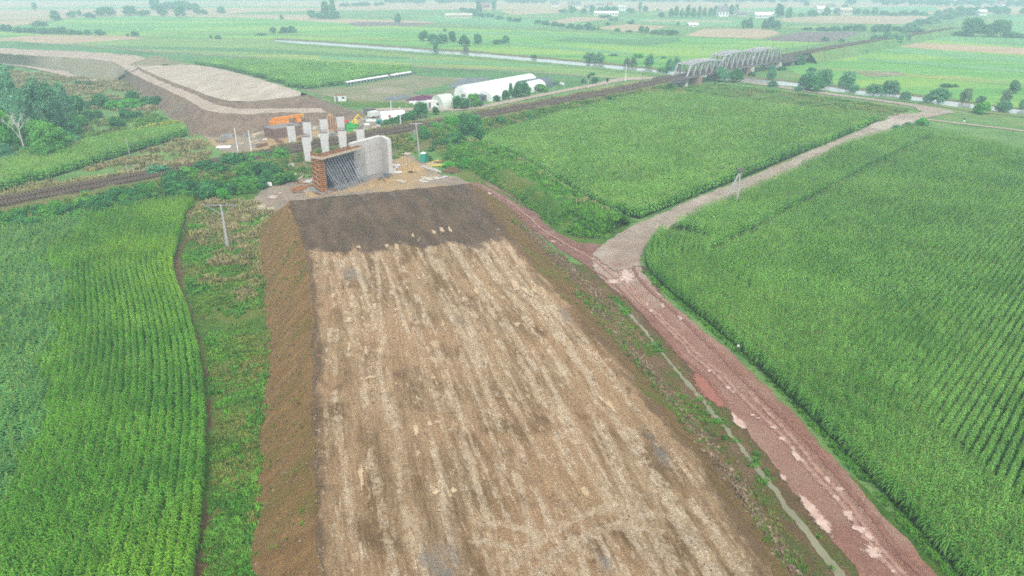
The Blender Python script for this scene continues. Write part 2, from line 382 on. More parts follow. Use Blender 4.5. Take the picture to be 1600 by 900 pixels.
# ---------------------------------------------------------------- scatter by geometry nodes (for stuff only)
def source(name, meshes):
    c = bpy.data.collections.new(name)
    for i, me in enumerate(meshes):
        o = bpy.data.objects.new(f'{name}_{i:02d}', me); c.objects.link(o)
    return c
def scatter(name, pts, rot, scl, idx, coll, label, cat, mat=None):
    n = len(pts); me = bpy.data.meshes.new(name); me.vertices.add(n); me.vertices.foreach_set('co', np.asarray(pts, np.float32).ravel())
    a = me.attributes.new('rot', 'FLOAT_VECTOR', 'POINT'); a.data.foreach_set('vector', np.asarray(rot, np.float32).ravel())
    a = me.attributes.new('scl', 'FLOAT_VECTOR', 'POINT'); a.data.foreach_set('vector', np.asarray(scl, np.float32).ravel())
    a = me.attributes.new('idx', 'INT', 'POINT'); a.data.foreach_set('value', np.asarray(idx, np.int32))
    o = bpy.data.objects.new(name, me); COL.objects.link(o)
    g = bpy.data.node_groups.new(name, 'GeometryNodeTree')
    g.interface.new_socket('Geometry', in_out='INPUT', socket_type='NodeSocketGeometry'); g.interface.new_socket('Geometry', in_out='OUTPUT', socket_type='NodeSocketGeometry')
    N = g.nodes.new; L = g.links.new
    i = N('NodeGroupInput'); u = N('NodeGroupOutput'); iop = N('GeometryNodeInstanceOnPoints'); ci = N('GeometryNodeCollectionInfo')
    ci.inputs['Collection'].default_value = coll; ci.inputs['Separate Children'].default_value = True; ci.inputs['Reset Children'].default_value = True
    def attr(nm, t):
        x = N('GeometryNodeInputNamedAttribute'); x.data_type = t; x.inputs['Name'].default_value = nm
        return x.outputs['Attribute']
    L(i.outputs[0], iop.inputs['Points']); L(ci.outputs[0], iop.inputs['Instance']); iop.inputs['Pick Instance'].default_value = True
    L(attr('idx', 'INT'), iop.inputs['Instance Index']); L(attr('rot', 'FLOAT_VECTOR'), iop.inputs['Rotation']); L(attr('scl', 'FLOAT_VECTOR'), iop.inputs['Scale'])
    L(iop.outputs[0], u.inputs[0])
    md = o.modifiers.new('scatter', 'NODES'); md.node_group = g
    return setp(o, label, cat, None, 'stuff')

# ---------------------------------------------------------------- plant meshes
class QB:
    def __init__(s): s.V = []; s.Q = []; s.m = []; s.n = 0
    def quad(s, a, b, c, d, mi=0):
        s.V += [a, b, c, d]; s.Q.append((s.n, s.n+1, s.n+2, s.n+3)); s.n += 4; s.m.append(mi)
    def mesh(s, name, mats):
        me = npmesh(name, np.array(s.V, float), np.array(s.Q), mi=s.m)
        for m in mats: me.materials.append(m)
        return me
def corn_seg(name, seed, leafm, L=1.6, plants=8, leaves=9, segs=3, lw=.1, tass=3, hgt=2.3):
    r = random.Random(seed); q = QB()
    for k in range(plants):
        x0 = (k+.5)/plants*L-L/2+r.uniform(-.04, .04); y0 = r.uniform(-.05, .05); h = hgt*r.uniform(.88, 1.08)
        plane = r.gauss(math.pi/2, .55)
        w = .018
        for a in (0, math.pi/2):
            dx, dy = math.cos(a)*w, math.sin(a)*w
            q.quad((x0-dx, y0-dy, 0), (x0+dx, y0+dy, 0), (x0+dx*.5, y0+dy*.5, h*.9), (x0-dx*.5, y0-dy*.5, h*.9))
        for j in range(leaves):
            t = (j+.6)/leaves; z = h*(.22+.68*t); ang = plane+(math.pi if j % 2 else 0)+r.gauss(0, .35)
            ln = (.45+.45*math.sin(math.pi*min(1, t*1.05)))*r.uniform(.8, 1.2); c, s = math.cos(ang), math.sin(ang)
            rise = .55+.5*t; px = (x0, y0, z); pw = lw*.7
            for e in range(segs):
                f = (e+1)/segs; d = ln*(f**.9)*.85; zz = z+ln*(rise*f-1.15*f*f*(1.1-.35*t))
                nx = (x0+c*d, y0+s*d, zz); nw = lw*(1.0 if e == 0 else .65 if e == 1 else .08) if segs > 2 else lw*(1 if e == 0 else .12)
                tw = r.uniform(-.3, .3)*.04
                q.quad((px[0]+s*pw/2, px[1]-c*pw/2, px[2]), (px[0]-s*pw/2, px[1]+c*pw/2, px[2]+tw), (nx[0]-s*nw/2, nx[1]+c*nw/2, nx[2]+tw), (nx[0]+s*nw/2, nx[1]-c*nw/2, nx[2]))
                px, pw = nx, nw
        for j in range(tass):
            a = r.uniform(0, 6.28); c, s = math.cos(a), math.sin(a); e = .035
            q.quad((x0-s*e, y0+c*e, h*.88), (x0+s*e, y0-c*e, h*.88), (x0+c*.13+s*e*.5, y0+s*.13, h+.22), (x0+c*.13-s*e*.5, y0+s*.13, h+.24), 1)
    return q.mesh(name, [leafm, M['tassel']])
def tuft_mesh(name, seed, mat, n=26, hgt=.35, rad=.35, w=.05, flow=None):
    r = random.Random(seed); q = QB()
    for k in range(n):
        a = r.uniform(0, 6.28); d = rad*math.sqrt(r.random()); x, y = d*math.cos(a), d*math.sin(a)
        b = r.uniform(0, 6.28); c, s = math.cos(b), math.sin(b); h = hgt*r.uniform(.5, 1.15); ww = w*r.uniform(.7, 1.3); le = h*r.uniform(.25, .9)
        q.quad((x-s*ww, y+c*ww, -.03), (x+s*ww, y-c*ww, -.03), (x+c*le*.45+s*ww*.8, y+s*le*.45-c*ww*.8, h*.7), (x+c*le*.45-s*ww*.8, y+s*le*.45+c*ww*.8, h*.7))
        q.quad((x+c*le*.45-s*ww*.8, y+s*le*.45+c*ww*.8, h*.7), (x+c*le*.45+s*ww*.8, y+s*le*.45-c*ww*.8, h*.7), (x+c*le+s*ww*.2, y+s*le, h), (x+c*le-s*ww*.2, y+s*le, h), 1 if flow and r.random() < .6 else 0)
    return q.mesh(name, [mat]+([flow] if flow else []))
def leaves(C, size, rng, upbias=.5):
    n = len(C); nrm = rng.normal(size=(n, 3)); nrm[:, 2] = np.abs(nrm[:, 2])+upbias; nrm /= np.linalg.norm(nrm, axis=1)[:, None]
    t = rng.normal(size=(n, 3)); u = np.cross(nrm, t); u /= np.linalg.norm(u, axis=1)[:, None]; v = np.cross(nrm, u)
    s = size*rng.uniform(.6, 1.4, (n, 1)); u = u*s; v = v*s*.75
    V = np.stack([C-u*.5, C+v*.5, C+u*.5, C-v*.5], 1).reshape(-1, 3)
    return V, np.arange(4*n).reshape(n, 4)
def crown_mesh(name, seed, n, mat, leaf=.05, low=.0, kind='round', clumps=70, squash=1.0):
    """unit crown: x,y in +-.5, z from low to 1"""
    g = np.random.default_rng(seed); hz = (1-low)/2; lob = []
    k = {'round': 13, 'tall': 11, 'bush': 12, 'multi': 15}[kind]
    for i in range(k):
        a = i*2.4+g.uniform(-.4, .4); t = (i+.5)/k; z = low+(1-low)*(.18+.66*t)
        env = {'round': math.sin(math.pi*min(.93, .22+.66*t))*.37, 'tall': .16*(1.15-t), 'bush': .36*(1.1-t*.75), 'multi': .3*(1.1-.6*t)}[kind]
        s = g.uniform(.15, .23)*(1.0 if kind != 'bush' else 1.1)
        lob.append((math.cos(a)*env*g.uniform(.5, 1.1), math.sin(a)*env*g.uniform(.5, 1.1), z, s, s*g.uniform(.85, 1.25)))
    lob.append((g.uniform(-.08, .08), 0, low+(1-low)*.45, .24, .3)); lob.append((g.uniform(-.12, .12), 0, .84, .12, .15))
    L = np.array(lob); wgt = L[:, 3]**2; idx = g.choice(len(L), n, p=wgt/wgt.sum()); l = L[idx]
    d = g.normal(size=(n, 3)); d[:, 2] = np.where(d[:, 2] < 0, d[:, 2]*.6, d[:, 2]); d /= np.linalg.norm(d, axis=1)[:, None]
    lump = fbm(d[:, 0]*3.1+idx*5, d[:, 1]*3.1+d[:, 2]*2.3, seed, 3)
    r = (.86+.62*lump)*(g.random(n)**.16); hole = (lump > -.42) | (g.random(n) < .3)
    C = np.stack([l[:, 0]+d[:, 0]*r*l[:, 3], l[:, 1]+d[:, 1]*r*l[:, 3], l[:, 2]+d[:, 2]*r*l[:, 4]], 1)[hole]; d = d[hole]
    C[:, 2] = np.clip(C[:, 2], max(.0, low*.6), 1.03)
    m = len(C); nrm = d*1.0+g.normal(size=(m, 3))*.65; nrm[:, 2] += .25; nrm /= np.linalg.norm(nrm, axis=1)[:, None]
    t = g.normal(size=(m, 3)); u = np.cross(nrm, t); u /= np.linalg.norm(u, axis=1)[:, None]; v = np.cross(nrm, u)
    s = leaf*g.uniform(.6, 1.4, (m, 1)); u = u*s; v = v*s*.7
    V = np.stack([C-u*.5, C+v*.5, C+u*.5, C-v*.5], 1).reshape(-1, 3); Q = np.arange(4*m).reshape(m, 4)
    me = npmesh(name, V, Q); me.materials.append(mat); return me
def trunk_mesh(name, seed, mat, hgt=.55, r0=.03, limbs=6):
    r = random.Random(seed); b = MB()
    pts = [(0, 0, -.02)]; x = y = 0
    for i in range(4):
        x += r.uniform(-.015, .015); y += r.uniform(-.015, .015); pts.append((x, y, hgt*(i+1)/4))
    for i in range(4): b.bar(pts[i], pts[i+1], r0*2*(1-i*.2), n=6, w2=r0*2*(1-(i+1)*.2))
    for i in range(limbs):
        a = r.uniform(0, 6.28); z = hgt*r.uniform(.45, .95); L = r.uniform(.18, .34)
        b.bar((x*z/hgt, y*z/hgt, z), (math.cos(a)*L, math.sin(a)*L, z+r.uniform(.12, .3)), r0*.8, n=5, w2=r0*.25)
    me = bpy.data.meshes.new(name); me.from_pydata(b.v, [], b.f); me.materials.append(mat); return me
# ================================================================ camera, sky, light
cam = bpy.data.cameras.new('camera'); co = bpy.data.objects.new('camera', cam); COL.objects.link(co); SC.camera = co
cam.sensor_width = 36; cam.lens = 36*FPX/1600; cam.clip_start = .5; cam.clip_end = 20000
co.location = (0, 0, H); co.rotation_euler = (math.pi/2-PITCH, 0, 0)
w = bpy.data.worlds.new('World'); SC.world = w; w.use_nodes = True
bg = w.node_tree.nodes['Background']; sky = w.node_tree.nodes.new('ShaderNodeTexSky')
sky.sky_type = 'NISHITA'; sky.sun_disc = False; sky.sun_elevation = R(58); sky.sun_rotation = R(172); sky.air_density = 1.0; sky.dust_density = 4.5; sky.ozone_density = 1.0; sky.altitude = 200
hs = w.node_tree.nodes.new('ShaderNodeHueSaturation'); hs.inputs['Saturation'].default_value = .3; w.node_tree.links.new(sky.outputs[0], hs.inputs['Color']); w.node_tree.links.new(hs.outputs[0], bg.inputs[0]); bg.inputs[1].default_value = .15
sun = bpy.data.lights.new('sun', 'SUN'); sun.energy = 1.15; sun.angle = R(35); sun.color = (1, .95, .87)
so = bpy.data.objects.new('sun', sun); COL.objects.link(so)
az = R(172); el = R(58); sd = Vector((math.sin(az)*math.cos(el), math.cos(az)*math.cos(el), math.sin(el)))
so.rotation_euler = sd.to_track_quat('Z', 'Y').to_euler(); so.location = (0, 0, 200)
SC.view_settings.view_transform = 'Standard'; SC.view_settings.look = 'None'; SC.view_settings.exposure = EXPO; SC.view_settings.gamma = 1
SC.cycles.max_bounces = 5; SC.cycles.diffuse_bounces = 2; SC.cycles.glossy_bounces = 2; SC.cycles.transmission_bounces = 1; SC.cycles.volume_bounces = 1; SC.cycles.filter_width = 1.8; SC.cycles.pixel_filter_type = 'BLACKMAN_HARRIS'; SC.cycles.transparent_max_bounces = 8
SC.cycles.use_adaptive_sampling = False; SC.cycles.sample_clamp_indirect = 2
SC.cycles.use_denoising = DENOISE
# the air over the plain
hz = MB().box(-5000, 5000, -700, 7000, -1.2, 72).build('haze', None)
hm = bpy.data.materials.new('haze'); hm.use_nodes = True; t = hm.node_tree
for x in list(t.nodes):
    if x.type == 'BSDF_PRINCIPLED': t.nodes.remove(x)
pv = t.nodes.new('ShaderNodeVolumePrincipled'); pv.inputs['Color'].default_value = (.64, .88, 1, 1); pv.inputs['Density'].default_value = HAZE
pv.inputs['Anisotropy'].default_value = .0
t.links.new(pv.outputs[0], [x for x in t.nodes if x.type == 'OUTPUT_MATERIAL'][0].inputs['Volume'])
hz.data.materials.clear(); hz.data.materials.append(hm); setp(hz, 'pale bluish haze thickening over the far fields', 'haze', None, 'stuff')

# ================================================================ the plain
def gz(x, y): return 0
g = MB(); g.add([(-9000, -1500, 0), (9000, -1500, 0), (9000, 9000, 0), (-9000, 9000, 0)], [(0, 1, 2, 3)])
go = g.build('ground', M['grass']); go['kind'] = 'structure'
S = sheet
# far fields from the horizon down
S('field', [(-600, 30), (-600, 2), (2300, 2), (2300, 30), (900, 16), (640, 15), (400, 18), (300, 26), (0, 31)], M['tan_field'])
S('field', [(-600, 44), (-600, 33), (0, 32), (80, 30), (60, 36), (0, 42)], M['tan_field'])
S('field', [(300, 22), (480, 23), (500, 28), (700, 34), (680, 37), (540, 39), (400, 34), (310, 29)], M['tan_field'])
S('meadow', [(-500, 68), (-500, 46), (60, 40), (110, 28), (210, 25), (400, 28), (640, 42), (830, 48), (1020, 56), (1180, 62), (1290, 67), (1180, 82), (1050, 118), (950, 108), (800, 90), (640, 78), (430, 61), (200, 56)], M['meadow'])
S('field', [(540, 37), (560, 34), (690, 36), (650, 40), (560, 41)], M['plough'])
S('field', [(640, 30), (720, 24), (860, 30), (930, 36), (900, 44), (700, 38)], M['meadow_dull'])
S('field', [(780, 17), (870, 14), (880, 20), (800, 23)], M['tan_field'])
S('field', [(850, 35), (895, 27), (960, 26), (950, 30), (880, 37)], M['tan_field'])
S('field', [(930, 43), (980, 38), (1045, 41), (1020, 47), (975, 50)], M['tan_field'])
S('field', [(965, 28), (1160, 29), (1230, 33), (1210, 41), (1100, 41), (980, 33)], M['meadow_dull'])
S('field', [(1068, 56), (1100, 45), (1200, 45), (1220, 52), (1190, 61)], M['tan_field'])
S('field', [(1195, 61), (1250, 50), (1345, 50), (1330, 57), (1290, 66), (1210, 64)], M['plough'])
S('field', [(1210, 29), (1280, 25), (1465, 25), (1440, 32), (1410, 38), (1230, 35)], M['tan_field'])
S('field', [(1100, 14), (1200, 12), (1460, 10), (1470, 18), (1250, 20)], M['meadow_dull'])
S('field', [(1480, 44), (1600, 26), (1900, 28), (1900, 52), (1590, 54)], M['meadow_dull'])
S('meadow', [(1225, 103), (1330, 70), (1400, 66), (1480, 56), (1600, 58), (2300, 80), (2300, 260), (1600, 172), (1480, 153), (1350, 138), (1260, 125)], M['meadow'])
S('field', [(1400, 73), (1425, 66), (1600, 75), (1900, 90), (1900, 101), (1600, 86), (1500, 80)], M['tan_field'])
S('field', [(1430, 60), (1480, 54), (1600, 58), (1750, 66), (1600, 72), (1500, 66)], M['meadow_dull'])
S('field', [(1300, 70), (1400, 74), (1600, 90), (1600, 99), (1450, 87)], M['meadow_dull'])
S('field', [(857, 64), (900, 57), (1060, 59), (1065, 64), (1010, 72)], M['crop_green'])
S('field', [(-100, 67), (0, 60), (60, 55), (200, 56), (228, 61), (140, 67), (80, 69), (20, 64)], M['tan_field'])
S('field', [(110, 68), (230, 60), (400, 61), (430, 63), (640, 79), (800, 92), (960, 108), (1030, 114), (1000, 122), (955, 121), (800, 109), (640, 103), (400, 89), (250, 80)], M['olive_field'])
S('field', [(-300, 75), (-100, 68), (20, 65), (85, 69), (250, 83), (400, 92), (640, 106), (800, 111), (900, 118), (955, 122), (900, 140), (700, 160), (560, 170), (480, 142), (400, 120), (290, 97), (180, 88), (0, 77)], M['crop_green'])
S('field', [(470, 140), (545, 136), (645, 118), (720, 122), (790, 130), (700, 150), (690, 175), (560, 168), (500, 150)], M['fallow'], jit=1.5)
S('grass_verge', [(500, 148), (560, 158), (660, 162), (690, 172), (600, 172), (540, 166)], M['lush'], jit=1)
for q in [([(30, 40), (250, 35), (250, 36.5), (30, 42)], 'meadow_dull'), ([(560, 47), (820, 52), (1010, 60), (1000, 62), (800, 55), (560, 49)], 'meadow_dull'), ([(640, 24), (860, 24), (900, 27), (640, 27)], 'olive_field'), ([(1010, 31), (1150, 33), (1140, 35), (1000, 33)], 'tan_field'), ([(1000, 21), (1120, 20), (1130, 22), (1010, 23)], 'olive_field'), ([(1240, 41), (1420, 40), (1400, 42), (1230, 44)], 'olive_field'), ([(1500, 34), (1600, 33), (1700, 35), (1600, 37), (1490, 38)], 'olive_field'), ([(700, 60), (900, 74), (1000, 84), (990, 87), (880, 77), (690, 63)], 'meadow_dull'), ([(0, 46), (60, 44), (240, 44), (240, 46), (60, 47), (0, 49)], 'meadow_dull'), ([(240, 50), (420, 50), (640, 62), (640, 65), (420, 53), (240, 53)], 'olive_field'), ([(150, 71), (400, 76), (640, 90), (640, 95), (400, 82), (150, 74)], 'crop_green'), ([(500, 88), (800, 98), (900, 106), (800, 104), (500, 93)], 'meadow_dull'), ([(1340, 90), (1600, 108), (1900, 128), (1900, 136), (1600, 114), (1340, 94)], 'meadow_dull'), ([(1280, 104), (1500, 120), (1600, 130), (1600, 136), (1480, 125), (1270, 108)], 'olive_field'), ([(1330, 112), (1400, 112), (1420, 118), (1360, 121)], 'fallow'), ([(0, 12), (300, 9), (500, 10), (500, 12), (300, 12), (0, 15)], 'meadow_dull'), ([(120, 8), (380, 5), (380, 6), (120, 9.5)], 'olive_field'), ([(1200, 6), (1400, 5), (1400, 7), (1200, 8)], 'tan_field')]: S('field', q[0], M[q[1]])
# river and its banks
riv = [(-600, 20), (-200, 34), (200, 48), (430, 64), (520, 70), (640, 78.5), (720, 84), (800, 91), (915, 101), (1035, 113.5), (1120, 120), (1215, 130), (1300, 140), (1345, 146), (1420, 153), (1480, 162), (1600, 177), (1900, 210), (2300, 262)]
hw = [.7*q for q in [1, 1.5, 2, 2.2, 2.5, 3, 3, 3.2, 3.4, 3.6, 3.8, 4.4, 4.2, 4, 4, 4.6, 5, 6, 8]]
def band(name, line, mat, off=0, k=1.0, jit=0, smooth=1, z=None):
    up = [(p[0], p[1]-h*k-off) for p, h in line]; dn = [(p[0], p[1]+h*k-off) for p, h in line]
    return sheet(name, up+dn[::-1], mat, jit=jit, smooth=smooth, z=z)
rr = list(zip(riv, hw))[3:]
band('river_bank', rr, M['bank'], off=3.2, k=1.2, jit=2)
band('river_bank', rr, M['grass'], off=-3, k=1.3, jit=2)
band('river', rr, M['river'], k=1.0, jit=1.2)
# the white levee path, tracks and gravel roads
def way(name, line, width, mat, jit=0, smooth=2, z=None):
    w_ = smoothpoly([P(*p[:2])[:2] for p in line], smooth, False)
    d = np.gradient(w_, axis=0); n = np.stack([-d[:, 1], d[:, 0]], 1)/np.linalg.norm(d, axis=1)[:, None]
    W = np.interp(np.linspace(0, 1, len(w_)), np.linspace(0, 1, len(width)), width)[:, None]/2 if isinstance(width, (list, tuple)) else width/2
    return sheet(name, None, mat, z=z, jit=jit, w=np.concatenate([w_+n*W, (w_-n*W)[::-1]]))
way('path', [(60, 66), (85, 68), (250, 81), (400, 90), (520, 98), (640, 105), (800, 110), (955, 122), (985, 122)], 1.8, M['haul'])
way('path', [(-200, 36), (0, 32), (80, 30), (120, 28)], 5, M['haul'])
way('gravel_road', [(570, 172), (640, 171), (690, 172), (740, 170), (800, 158), (860, 146), (930, 133), (970, 124), (1010, 122), (1040, 122)], [5, 5, 5, 4, 4, 4, 5, 9, 6], M['haul'], jit=.4)
way('gravel_road', [(1120, 124), (1165, 128), (1200, 133), (1250, 141), (1300, 148), (1380, 158), (1440, 167), (1475, 174)], [4.5, 4.5, 5], M['gravel_road'], jit=.3)
way('path', [(1440, 186), (1470, 190), (1540, 198), (1600, 205), (1900, 246), (2200, 290)], 2.0, M['haul'])
S('grass_verge', [(1030, 134), (1130, 131), (1300, 153), (1420, 170), (1380, 194), (1200, 166), (1060, 150)], M['lush'], jit=1)
S('gravel_road', [(946, 380), (975, 362), (1010, 345), (1100, 305), (1180, 274), (1260, 240), (1340, 206), (1378, 188), (1396, 178), (1430, 178), (1442, 176), (1428, 169), (1440, 165), (1475, 171), (1492, 176), (1470, 180), (1440, 187), (1420, 197), (1380, 210), (1330, 222), (1260, 259), (1180, 297), (1130, 318), (1060, 348), (1020, 372), (1005, 392), (1000, 416), (960, 425), (925, 400)], M['gravel_road'], jit=.35, step=.6)
ZK[0] = 0
# near ground: left strip, right margins, works yard
S('grass_verge', [(250, 300), (300, 300), (440, 290), (470, 330), (480, 420), (480, 560), (480, 900), (470, 1500), (-100, 1500), (240, 900), (290, 700), (290, 600), (270, 420), (285, 330)], M['lush'], jit=1)
S('bare_ground', [(292, 330), (330, 315), (400, 320), (430, 340), (420, 400), (400, 470), (340, 480), (318, 440), (305, 400), (300, 360)], M['dry_grass'], jit=1.6)
S('bare_ground', [(268, 400), (282, 380), (294, 350), (300, 352), (284, 400), (288, 450), (306, 510), (320, 570), (324, 600), (326, 640), (322, 700), (312, 620), (298, 520), (276, 440)], M['bare'], jit=.5)
S('bare_ground', [(318, 780), (330, 790), (326, 860), (318, 920), (300, 1000), (296, 900)], M['bare'], jit=.6)
S('grass_verge', [(740, 300), (700, 260), (660, 210), (740, 225), (800, 245), (940, 325), (1000, 345), (945, 380), (900, 382), (850, 362)], M['lush'], jit=1)
S('field_margin', [(990, 410), (1003, 416), (1060, 490), (1170, 580), (1300, 715), (1420, 850), (1520, 960), (1700, 1200), (1400, 1500), (1100, 1100), (700, 300), (750, 290), (860, 390), (920, 420)], M['bare'], jit=.6)
S('grass_verge', [(1003, 418), (1016, 436), (1060, 490), (1110, 535), (1230, 645), (1350, 765), (1480, 900), (1640, 1100), (1600, 1100), (1440, 900), (1330, 775), (1215, 652), (1100, 545), (1040, 480), (1004, 430)], M['lush'], jit=.9)
S('grass_verge', [(940, 440), (975, 470), (1020, 530), (1080, 600), (1130, 650), (1185, 715), (1250, 800), (1320, 890), (1420, 1050), (1370, 1050), (1290, 900), (1215, 800), (1140, 715), (1085, 650), (1030, 590), (985, 530), (930, 460)], M['verge_mix'], jit=.8)
S('works_yard', [(395, 330), (398, 308), (440, 280), (468, 262), (482, 246), (600, 230), (640, 240), (690, 272), (745, 288), (760, 320), (600, 420), (430, 350)], M['works'], jit=.8)
S('works_yard', [(318, 212), (345, 205), (420, 193), (520, 182), (570, 172), (640, 174), (665, 180), (640, 196), (600, 206), (470, 238), (400, 246), (345, 236), (330, 225)], M['works'], jit=1)
S('sand_patch', [(475, 300), (500, 300), (600, 272), (640, 268), (660, 268), (640, 282), (600, 293), (520, 303), (480, 310)], M['sand'], jit=.8)
S('sand_patch', [(612, 238), (632, 243), (660, 262), (672, 275), (650, 275), (625, 262)], M['sand'], jit=.8)
S('sand_patch', [(405, 222), (440, 214), (500, 205), (515, 202), (520, 212), (480, 222), (440, 234), (405, 236)], M['sand'], jit=.8)
S('dirt_track', [(738, 285), (750, 286), (790, 307), (830, 334), (872, 364), (905, 380), (946, 382), (960, 400), (945, 425), (930, 420), (905, 410), (868, 388), (820, 349), (770, 314), (735, 292)], M['red_track'], jit=.4, step=.6)
S('bare_ground', [(747, 268), (780, 268), (800, 290), (830, 310), (855, 335), (862, 352), (830, 332), (790, 305), (752, 285)], M['red_track'], jit=1)
S('bare_ground', [(888, 335), (930, 340), (955, 358), (930, 372), (895, 372)], M['bare'], jit=.8)
S('dirt_road', [(925, 400), (945, 384), (1001, 400), (1002, 418), (1026, 456), (1074, 496), (1122, 536), (1170, 576), (1210, 616), (1250, 656), (1286, 700), (1353, 770), (1400, 827), (1460, 893), (1580, 1030), (1760, 1250), (1560, 1350), (1440, 1040), (1333, 887), (1287, 830), (1240, 767), (1217, 737), (1177, 690), (1137, 640), (1106, 608), (1074, 570), (1038, 530), (1010, 500), (982, 468), (945, 440), (930, 425)], M['red_road'], jit=.3, step=.5)
fade_way('dirt_road', [(1078, 578), (1094, 598), (1112, 618), (1128, 634), (1138, 644)], [.6, 1.6, 2.0, 1.2, .4], M['soft_spill'], .108)
way('ditch', [(966, 476), (974, 484), (994, 502), (1014, 526), (1042, 562), (1066, 590), (1090, 618), (1122, 655), (1132, 668), (1160, 703), (1187, 735), (1223, 785), (1250, 819), (1287, 865), (1313, 899), (1360, 960), (1420, 1050)], [.3, .5, .35, .3, .55, .45, .35, .55, .6, .65, .7, .8], M['ditch'], jit=.18)
for ln, wd, mt in [([(752, 291), (790, 311), (828, 341), (868, 374), (905, 394), (940, 412), (985, 455), (1030, 500), (1090, 560), (1160, 630)], .45, 'rut_pale'), ([(745, 291), (780, 312), (822, 345), (864, 380), (900, 402), (935, 425), (975, 458), (1020, 508), (1080, 570), (1150, 645)], .4, 'rut_red'),
  ([(1000, 365), (960, 400), (975, 440), (1030, 495), (1100, 560), (1180, 640), (1270, 740), (1380, 870), (1500, 1020)], .55, 'rut_pale'), ([(1020, 365), (985, 400), (990, 430), (1045, 480), (1120, 552), (1200, 630), (1290, 725), (1410, 865), (1530, 1010)], .5, 'rut_red'),
  ([(1350, 212), (1260, 248), (1180, 284), (1100, 316), (1040, 345), (995, 372)], .6, 'rut_gravel'), ([(1370, 205), (1250, 246), (1170, 281), (1090, 313), (1025, 344), (978, 372)], .5, 'rut_gravel'), ([(1005, 400), (985, 388), (960, 392), (920, 395), (880, 378)], .4, 'rut_red'), ([(1160, 600), (1230, 680), (1320, 785), (1440, 930)], .5, 'rut_pale')]:
    fade_way('wheel_rut', ln, wd*1.6, M[{'rut_pale': 'soft_rut', 'rut_red': 'soft_rut_dark', 'rut_gravel': 'soft_rut_grey'}[mt]], .112+.003*(ZK[0] % 4), .5)
# puddles
def puddle(px, py, wpx, hpx, mat='puddle', z=None, seed=None, name='puddle', ang=0):
    c = P(px, py, z or 0); m = mpp(c); r = np.random.default_rng(seed if seed is not None else int(px*7+py))
    a = wpx*m/2; b = hpx*m/2/max(.25, (H-c[2])/np.linalg.norm([c[0], c[1], H-c[2]]))
    t = np.linspace(0, 2*math.pi, 110, endpoint=False); k = 1+.95*fbm(np.cos(t)*1.9+r.uniform(0, 90), np.sin(t)*1.9, 3, 6)
    x = np.cos(t)*a*k; y = np.sin(t)*b*k; ca, sa = math.cos(ang), math.sin(ang)
    zz = (c[2] if z else .125)+.0035*(ZK[0] % 9); k2 = 1.3
    V = [(c[0], c[1], zz)]+[(c[0]+(x_*ca-y_*sa)*k2, c[1]+(x_*sa+y_*ca)*k2, zz) for x_, y_ in zip(x, y)]; n = len(x)
    return fade_mesh(name, V, [(0, 1+i_, 1+(i_+1) % n) for i_ in range(n)], [1]+[0]*n, M['soft_puddle' if mat == 'puddle' else 'soft_pale'])
def seed_(p): return (p*13.7) % 90
ZK[0] += 2
for a in [(981, 433, 24, 24), (957, 441, 22, 9), (972, 438, 12, 6), (1000, 366, 10, 6), (930, 417, 12, 3), (1036, 480, 9, 7), (1063, 498, 8, 8), (1017, 487, 7, 4), (1011, 476, 6, 4), (1137, 607, 9, 5), (1145, 614, 6, 3), (1210, 669, 14, 5), (1176, 650, 7, 4), (1184, 655, 8, 3), (1224, 687, 13, 8), (1244, 714, 11, 20), (1293, 752, 8, 12), (1311, 766, 11, 10), (1306, 780, 9, 12), (1327, 808, 11, 14), (1345, 828, 22, 12), (1364, 863, 30, 18), (1357, 838, 10, 14), (1395, 895, 8, 6), (1108, 581, 5, 3), (1224, 748, 10, 9), (864, 378, 10, 3), (765, 303, 7, 3)]:
    puddle(*a, mat='puddle_pale')
for l, wd in [([(1139, 640), (1150, 656), (1162, 670), (1171, 672)], [.25, 1.0, .3]), ([(1241, 766), (1256, 784), (1275, 808), (1292, 828), (1308, 848)], [.2, .9, 1.1, 1.0, .3]), ([(1205, 717), (1212, 723)], [.5, .3])]:
    fade_way('puddle', l, wd, M['soft_pale'], .13, .1)
for a in [(1190, 300, 10, 4), (1215, 271, 8, 3), (1243, 255, 9, 3), (1256, 253, 5, 2), (1287, 238, 6, 2), (1044, 335, 8, 3)]: puddle(*a, mat='puddle_pale')
for a in [(655, 262, 22, 5), (425, 309, 16, 6), (410, 320, 12, 4), (437, 303, 8, 3)]: puddle(*a, mat='puddle_pale')

# ================================================================ the near embankment
def zemb(Y): return np.clip(4.5+3.5*(np.asarray(Y, float)-33)/72, 3.2, 8)
def onemb(px, py, k=1.0):
    z = 6.
    for _ in range(8): p = P(px, py, z); z = float(zemb(p[1]))*k
    return P(px, py, z)
def curve(pts, f):
    w_ = np.array([f(*p) for p in pts]); w_ = w_[np.argsort(w_[:, 1])]
    d0 = (w_[0]-w_[min(3, len(w_)-1)]); d0 = d0/abs(d0[1]); b = w_[0]+d0*90
    return np.concatenate([[b], w_])
LC = curve([(457, 338), (474, 385), (484, 430), (489, 500), (489, 560), (489, 620), (491, 700), (493, 800), (497, 900)], onemb)
RC = curve([(733, 286), (786, 350), (850, 432), (930, 516), (1000, 605), (1074, 700), (1200, 880)], onemb)
LT = curve([(403, 357), (406, 435), (418, 520), (409, 633), (403, 722), (396, 800), (386, 900)], lambda a, b: P(a, b, 0))
RT = curve([(820, 347), (872, 397), (905, 424), (966, 478), (1018, 566), (1074, 638), (1133, 712), (1200, 807), (1255, 893)], lambda a, b: P(a, b, 0))
V_END = 109.0
